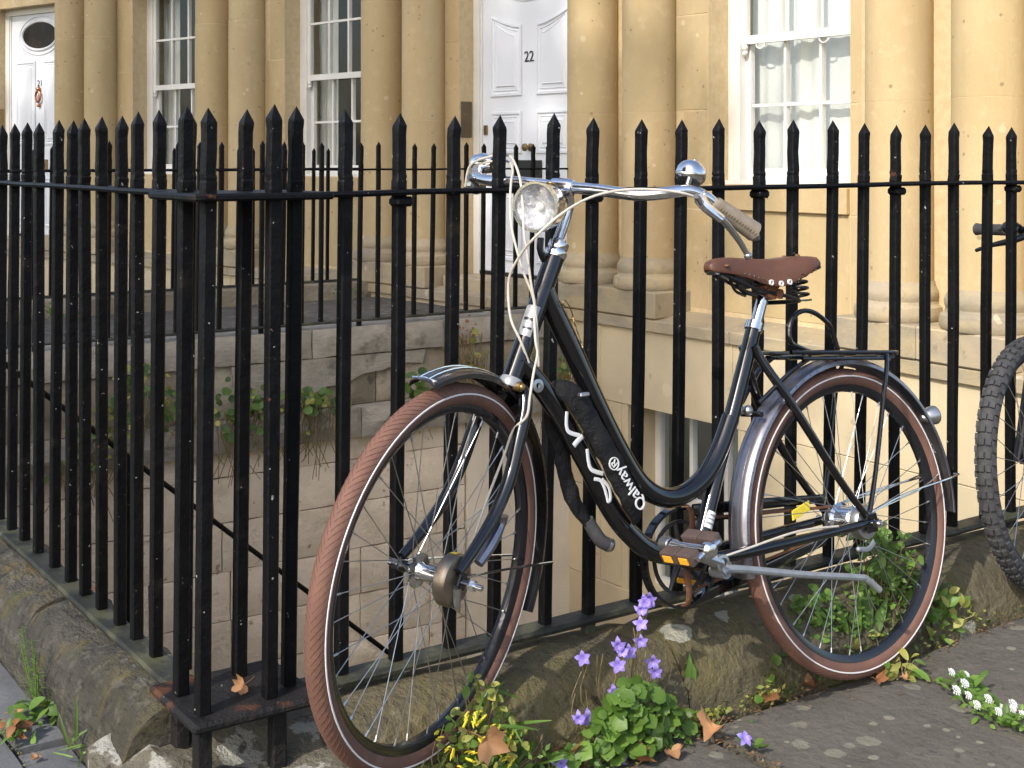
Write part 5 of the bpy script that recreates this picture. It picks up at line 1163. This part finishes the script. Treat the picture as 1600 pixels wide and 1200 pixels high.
scatter('low dark green weeds behind the spokes of the rear wheel, next to the brown tyre', 'weed', 'weed', (-2.205, 2.36, .0), 298, ['weed_dk', 'weed_dk', 'weed', 'bell_small'], .085, .03, .19, stemn=40, seed=12)
dk = empty('dock_plant', (-2.17, 2.455, .01), label='dock plant with long upright green leaves behind the lower spokes of the rear wheel', cat='weed')
for i, (dy, dz, s) in enumerate(((-.04, 1., 1.15), (.005, 1.2, 1.25), (.05, 1.1, 1.2), (.09, .9, .95), (-.09, .8, .9), (.03, .7, .8), (-.02, .6, .7), (.0, .35, .6), (.09, .3, .6))):
    put('dock', dk, (-2.172, 2.455 + dy * .5, .015 + .02 * (i < 4)), (rnd.uniform(.0, .25), dy * 5, dz), (1, -.5, .1), s * rnd.uniform(.8, 1.1), roll=rnd.uniform(-1.1, 1.1))
for i in range(10): put('weed_yl', dk, (-2.155 + rnd.uniform(-.02, .02), 2.44 + rnd.uniform(-.05, .05), rnd.uniform(.01, .09)), (rnd.uniform(-.2, 1), rnd.uniform(-1, 1), .2), VIEW, 1.0)
scatter('yellow-green weeds creeping along the kerb just right of the rear wheel', 'weed', 'weed', (-2.175, 2.77, .02), 170, ['weed', 'weed_yl', 'weed'], .055, .035, .10, stemn=20, seed=13)
scatter('low leafy weeds in the kerb joint between the two bicycles', 'weed', 'weed', (-2.21, 2.98, .035), 130, ['weed', 'weed', 'bell_small'], .075, .022, .075, stemn=12, seed=14)
scatter('thin dry weed at the kerb beneath the mountain bike tyre', 'weed', 'weed', (-2.25, 3.22, .05), 30, ['tiny_yl', 'tiny', 'drybit'], .05, .02, .06, stemn=14, seed=15)
scatter('small broad-leaved seedling by the kerb, left of the rear tyre', 'weed', 'weed', (-2.17, 2.175, .0), 34, ['weed', 'bell_small', 'bell_small'], .03, .02, .085, stemn=8, seed=16)
scatter('tiny creeping weed by the kerb beside dry leaves', 'weed', 'weed', (-2.165, 2.07, .0), 26, ['tiny', 'bell_small'], .03, .02, .035, stemn=6, seed=17)
scatter('weed with yellow leaves where the rear tyre meets the paving', 'weed', 'weed', (-2.06, 2.50, .0), 14, ['weed', 'weed_yl', 'weed_yl'], .035, .02, .055, stemn=8, seed=18)
dn = empty('dandelion', (-2.18, 1.935, .0), label='single upright jagged dandelion leaf beside the bellflower clump', cat='weed')
inst('leaf', leaf_me('dandelion_leaf', .115, .030, M['leaf'], 'lance', .3, .2, .16, 3), orient((-2.165, 1.945, .02), (.08, -.02, 1), (1, -.4, .1), 1.0), dn)
for i in range(14): put('drybit' if i % 3 else 'tiny', dn, (-2.14 + rnd.uniform(-.02, .03), 1.93 + rnd.uniform(-.05, .05), .008), (rnd.uniform(-1, 1), rnd.uniform(-1, 1), .2), (0, 0, 1), 1.)
# white alyssum in the joint
al = empty('alyssum', (-1.83, 2.48, .0), label='row of white alyssum growing from the joint between paving slabs', cat='flowering plant')
b = NB()
for i in range(26):
    a = i * 2.4; r = .0105 * math.sqrt(i / 26); p = Vector((r * math.cos(a), r * math.sin(a), .007 * (1 - (r / .0105) ** 2)))
    for k in range(4):
        t = a + k * 1.57; d = Vector((math.cos(t), math.sin(t), .15)) * .0026; s = Vector((-math.sin(t), math.cos(t), 0)) * .0013
        b.faces.new([b.verts.new(q) for q in (p, p + d * .6 + s, p + d, p + d * .6 - s)])
WF = to_mesh('alyssum_flower', b, M['petal_w'])
for i in range(200):
    t = rnd.random(); x, y = -1.955 + .29 * t, 2.535 - .10 * t + .02 * math.sin(t * 9)
    put(rnd.choice(('tiny', 'tiny', 'spoon', 'weed')), al, (x + rnd.gauss(0, .015), y + rnd.gauss(0, .017), .006 + rnd.random() * .03), (rnd.uniform(-1, 1), rnd.uniform(-1, 1), rnd.uniform(-.1, .8)), VIEW + Vector((rnd.uniform(-.5, .5), rnd.uniform(-.5, .5), .6)), rnd.uniform(.6, 1.0))
for x, y in ((-1.941, 2.523), (-1.93, 2.56), (-1.885, 2.495), (-1.838, 2.445), (-1.805, 2.468), (-1.805, 2.43), (-1.745, 2.42), (-1.772, 2.465), (-1.744, 2.467), (-1.76, 2.49), (-1.72, 2.465), (-1.88, 2.46)):
    inst('flower', WF, orient((x, y, .042 + rnd.uniform(-.008, .008)), (0, 1, 0), VIEW, rnd.uniform(.8, 1.15)), al)
# weeds at the left, below the street railing
lw = empty('weed', (-2.92, .79, .03), label='tall feathery green weed against the left stone kerb', cat='weed'); sp = []
for k, (dx, h) in enumerate(((0, .155), (.012, .13), (-.05, .16), (-.055, .12), (.03, .10))):
    P = [Vector((-2.925, .785, .03)), Vector((-2.925 + dx, .78, .03 + h * .5)), Vector((-2.925 + dx * 1.6, .775, .03 + h))]; sp.append(P)
    for i in range(30):
        t = .12 + .88 * i / 30; p = P[0].lerp(P[1], min(1, t * 2)) if t < .5 else P[1].lerp(P[2], t * 2 - 1); a = i * 2.4
        put('grass' if i % 3 else 'tiny', lw, p, (math.cos(a), math.sin(a), .55), (0, 0, 1), .42 * (1.2 - t * .5))
stems(lw, sp, .0013, 'leaf')
scatter('rosette of pale green leaves at the paving corner below the tall weed', 'weed', 'weed', (-2.885, .765, .03), 26, ['spoon', 'weed'], .022, .03, .03, seed=21)
scatter('rosette of weeds in the left paving joint with dry leaf scraps', 'weed', 'weed', (-2.83, .715, .03), 32, ['spoon', 'bell_small', 'drybit'], .012, .035, .03, seed=22)
scatter('wisp of grass in the kerb joint, nearest the corner plate', 'weed', 'weed', (-2.655, .79, .03), 10, ['grass'], .01, .015, .03, seed=23)
# greenery on the far bridge wall
def wallplant(label, pts, kinds, sy, sz, n, seed, hang=0, name='wall_plant'):
    r = random.Random(seed); y0, z0 = pts[0]; e = empty(name, (-7.12, y0, z0), label=label, cat='plant', group='plants on the bridge wall'); sp = []
    for y, z in pts:
        for i in range(n):
            p = (-7.13 + r.uniform(-.05, .09), y + r.gauss(0, sy), z + r.gauss(0, sz)); put(r.choice(kinds), e, p, (r.uniform(.2, 1), r.uniform(-1, 1), r.uniform(-.9, .3)), Vector((1, -.3, .5)) + Vector((r.uniform(-.4, .4),) * 3), r.uniform(.6, 1.2))
        for i in range(hang):
            a = y + r.uniform(-.14, .14); ln = r.uniform(.15, .45); sp.append([Vector((-7.10, a, z - .02)), Vector((-7.11 + r.uniform(-.03, .03), a + r.uniform(-.05, .05), z - ln * .5)), Vector((-7.15, a + r.uniform(-.1, .1), z - ln))])
    if sp: stems(e, sp, .0025)
    return e
wallplant('dense green ivy hanging over the ledge of the bridge wall, with brown roots below', [(3.05, -.19), (3.15, -.14), (2.95, -.22)], ['ivy', 'ivy', 'ivy_yl'], .06, .06, 26, 31, 10)
wallplant('yellow-green ivy tuft on the bridge wall ledge with a curtain of dry roots', [(3.42, -.18), (3.5, -.24)], ['ivy', 'ivy_yl'], .06, .05, 26, 32, 20)
wallplant('sprawling ochre creeper on the bridge wall behind the left railing', [(2.2, -.25), (2.35, -.12), (2.42, .0), (2.15, -.36), (2.3, -.3)], ['ivy_yl', 'ivy_yl', 'ivy'], .08, .07, 24, 33, 12)
wallplant('small green creeper under the coping, beyond the corner cluster', [(2.65, -.2), (2.62, -.1)], ['ivy', 'ivy_yl'], .05, .05, 16, 34, 4)
wallplant('green sprout behind the front mudguard on the wall ledge', [(4.12, -.2)], ['ivy'], .07, .06, 26, 35, 3)
wallplant('withered brown stems hanging down the bridge wall beside the head tube', [(4.5, .12), (4.55, .0)], ['drybit', 'ivy_yl'], .05, .08, 20, 36, 26)
wallplant('yellowing creeper in the far corner of the basement area between the bicycle tubes', [(5.3, -.22), (5.22, -.32), (5.34, -.08)], ['ivy_yl', 'ivy', 'drybit'], .08, .08, 24, 37, 14)
e = scatter('narrow green creeper at the corner of the basement wall', 'wall_plant', 'plant', (-7.08, 5.42, -.62), 60, ['tiny', 'weed_dk'], .035, .03, .4, seed=38, group='plants on the bridge wall')
for i, (x, y, l) in enumerate(((-9.5, 3.75, 'grass tuft against the far kerb of the bridge, left of centre'), (-9.55, 4.95, 'bright green grass tuft by the far kerb near the house wall'), (-7.42, 4.2, 'mossy grass tuft along the near edge of the bridge paving'), (-7.5, 5.2, 'small green weed at the end of the bridge by the doorway'), (-9.5, 2.6, 'small green weed at the far kerb nearest the street'))):
    scatter(l, 'weed', 'weed', (x, y, .10), 40, ['tiny', 'grass', 'weed'], .09, .04, .10, seed=40 + i, group='weeds on the bridge')
# dense low undergrowth between kerb and rear wheel, too fine to count
def undergrowth(spots, n, seed, m):
    r = random.Random(seed); b = NB()
    for i in range(n):
        y0, sy, x0, sx, hz = spots[i % len(spots)]
        y = r.gauss(y0, sy); x = x0 + r.gauss(0, sx); z = .004 + r.random() ** 1.3 * hz * math.exp(-((y - y0) / (sy * 2.4)) ** 2) + max(0, y - 2.6) * .045
        d = Vector((r.uniform(-.4, 1), r.uniform(-1, 1), r.uniform(-.4, .8))).normalized(); e = (VIEW + Vector((r.gauss(0, .5), r.gauss(0, .5), r.gauss(.2, .4)))).cross(d).normalized(); L_ = r.uniform(.007, .019); p = Vector((x, y, z)); q = d.cross(e) * L_ * r.uniform(-.15, .15)
        v = [b.verts.new(k) for k in (p, p + d * L_ * .45 + e * L_ * .26, p + d * L_ + q, p + d * L_ * .45 - e * L_ * .26)]; b.faces.new(v)
    return obj('undergrowth', b, M[m], None, True, kind='stuff')
undergrowth([(2.585, .08, -2.195, .03, .25), (2.42, .09, -2.20, .025, .15), (2.36, .08, -2.205, .025, .14), (2.62, .06, -2.20, .03, .27)], 2600, 71, 'leaf')
undergrowth([(2.80, .06, -2.175, .028, .07), (2.95, .09, -2.205, .02, .055), (3.1, .08, -2.235, .015, .04), (2.15, .04, -2.165, .014, .04), (1.95, .05, -2.145, .012, .02)], 900, 72, 'leaf_yl')
undergrowth([(1.72, .09, -2.11, .03, .05), (1.36, .08, -2.09, .03, .13)], 900, 73, 'leaf')
# fallen plane leaves
PLV = [plane_leaf('fallen_leaf', M['dry'], .055, 1), plane_leaf('fallen_leaf', M['dry_pale'], .058, 2), plane_leaf('fallen_leaf', M['dry'], .045, 3), plane_leaf('fallen_leaf', M['dry_pale'], .034, 5)]
for k, x, y, z, tilt, s, lab in ((1, -2.045, 1.345, .145, 1.25, 1., 'large tan plane leaf caught upright in the yellow corydalis'), (0, -2.13, 1.56, .015, .5, 1.1, 'dark brown leaf on the ground between the yellow and the violet flowers'),
        (1, -2.07, 1.925, .018, .3, .95, 'curled tan leaf in the paving joint right of the bellflowers'), (0, -2.175, 2.215, .015, .35, 1., 'rust-brown leaf tucked under the rear tyre'), (0, -2.165, 2.275, .02, .6, .9, 'curled russet leaf pressed against the rear tyre'),
        (2, -2.14, 2.15, .012, .2, 1., 'flat brown leaf left of the rear tyre contact'), (2, -2.13, 2.28, .01, .2, .9, 'small brown leaf right beneath the rear tyre'), (0, -2.235, 2.43, .03, .7, .8, 'orange-brown leaf inside the rear wheel behind the spokes'),
        (3, -2.085, 2.46, .012, .3, 1., 'light brown leaf scrap just right of the rear tyre'), (2, -2.07, 2.425, .012, .2, .8, 'dark leaf crumb in the joint right of the rear tyre'), (3, -2.04, 2.49, .008, .2, .7, 'tiny orange leaf scrap on the slab joint'),
        (2, -2.05, 1.715, .012, .3, .9, 'brown leaf in front of the bellflower clump'), (3, -2.05, 1.79, .012, .3, 1.1, 'reddish leaf at the right edge of the bellflower clump'), (0, -2.10, 1.60, .01, .2, .7, 'crumpled dark leaf at the left foot of the bellflowers'),
        (3, -2.35, 1.005, .222, 1.0, .95, 'tan leaf standing on the iron corner plate'), (3, -3.07, .962, .222, .7, .9, 'pale leaf lodged at the foot of the left railing bars'), (3, -2.935, .745, .034, .3, .9, 'pale brown leaf on the left paving beside the tall weed'),
        (2, -2.895, .790, .036, .4, .6, 'brown leaf tucked against the left kerb behind the rosette'), (3, -2.865, .735, .036, .5, .8, 'tan leaf strip between the two left weed rosettes'), (3, -2.70, .725, .03, .2, .6, 'small leaf in the left paving joint near the bottom corner')):
    a = rnd.uniform(0, 6.28); inst('fallen_leaf', PLV[k], Matrix.Translation((x, y, z)) @ Matrix.Rotation(.97, 4, 'Z') @ Matrix.Rotation(tilt, 4, 'X') @ Matrix.Rotation(a, 4, 'Z') @ Matrix.Scale(s * .82, 4), None, label=lab, cat='fallen leaf', group='fallen plane leaves')
# crumbs, twigs and moss along the joints and at the kerb foot
r = random.Random(5); b = NB()
for i in range(900):
    if i < 420: x, y = -2.13 + r.expovariate(45), r.uniform(1.25, 3.2)
    elif i < 620: x, y = r.uniform(-2.1, -1.3), 1.93 + r.gauss(0, .012)
    else: x, y = r.uniform(-2.1, -1.2), 2.55 + r.gauss(0, .012)
    s = r.uniform(.002, .007); a = r.uniform(0, 6.28); p = Vector((x, y, .006 + (.03 * max(0, y - 2.6)) / .7)); d = Vector((math.cos(a), math.sin(a), r.uniform(-.2, .4))) * s; q = Vector((-math.sin(a), math.cos(a), r.uniform(0, .5))) * s * .5
    b.faces.new([b.verts.new(v) for v in (p - d, p + q, p + d, p - q + Vector((0, 0, s * .3)))])
obj('leaf_litter', b, M['litter'], None, True, kind='stuff')
b = NB()
for i in range(1500):
    q = r.random()
    if q < .45: x, y, z = -2.135 + r.gauss(0, .006), r.uniform(1.2, 3.3), r.uniform(0, .03)
    elif q < .65: x, y, z = r.uniform(-2.1, -1.2), 2.55 + r.gauss(0, .006), .0
    elif q < .8: x, y, z = r.uniform(-2.1, -1.2), 1.93 + r.gauss(0, .006), .0
    else: x, y, z = r.uniform(-3.6, -2.5), .703 + r.gauss(0, .005), .022
    z += max(0, y - 2.6) * .045
    s = r.uniform(.002, .006); d = Vector((r.gauss(0, 1), r.gauss(0, 1), r.gauss(.6, .6))).normalized() * s; e = d.orthogonal().normalized() * s * .5
    p = Vector((x, y, z)); b.faces.new([b.verts.new(v) for v in (p - e, p + e, p + d)])
obj('moss', b, M['moss'], None, True, kind='stuff')
# low bank of soil under the front wheel
bm = NB(); V = {}
for i in range(15):
    for k in range(25):
        x = -2.20 + .16 * i / 14; y = 1.12 + .5 * k / 24; t = 1 - i / 14; V[i, k] = bm.verts.new((x, y, -.02 + (.108 + .015 * mnoise.noise(Vector((x * 20, y * 20, 0)))) * t ** .8 * math.exp(-((y - 1.27) / .17) ** 2)))
for i in range(14):
    for k in range(24): bm.faces.new((V[i, k], V[i + 1, k], V[i + 1, k + 1], V[i, k + 1]))
obj('soil_bank', bm, M['soil'], None, True, kind='structure')

# ------------------------------------------------------------------ the tall plane tree on the lawn behind the viewer; its crown shades the left of the scene
tr = empty('plane_tree', TREE, label='tall leafy plane tree on the central lawn, shading the left part of the terrace', cat='tree')
b = NB(); T = Vector(TREE)
tube(b, [T + Vector((0, 0, -.2)), T + Vector((.2, 0, 4)), T + Vector((0, .3, 9)), T + Vector((.2, .1, 17))], [.75, .55, .42, .15], 14, 4)
for i in range(9):
    a = i * 2.4; z = 4.5 + i * 1.3; tube(b, [T + Vector((0, .2, z)), T + Vector((2.4 * math.cos(a), 2.4 * math.sin(a), z + 2.5)), T + Vector((5.5 * math.cos(a), 5.5 * math.sin(a), z + 4.5))], [.22, .14, .04], 8, 3)
obj('trunk', b, M['bark'], tr)
r = random.Random(9); b = NB()
cl = []
for i in range(700):
    while True:
        p = Vector((r.uniform(-1, 1), r.uniform(-1, 1), r.uniform(-1, 1)))
        if p.length < 1: break
    cl.append(T + Vector((p.x * TR[0], p.y * TR[0], TR[2] + p.z * TR[1])))
for i in range(TN):
    c_ = cl[i % 700]; p = c_ + Vector((r.gauss(0, .55), r.gauss(0, .55), r.gauss(0, .5)))
    d = Vector((r.gauss(0, 1), r.gauss(0, 1), r.gauss(0, .7))).normalized(); e = d.orthogonal().normalized(); e.rotate(Quaternion(d, r.uniform(0, 6.28))); s = r.uniform(.09, .16)
    b.faces.new([b.verts.new(v) for v in (p - d * s, p + e * s * .8, p + d * s, p - e * s * .8)])
obj('crown', b, M['canopy'], tr)
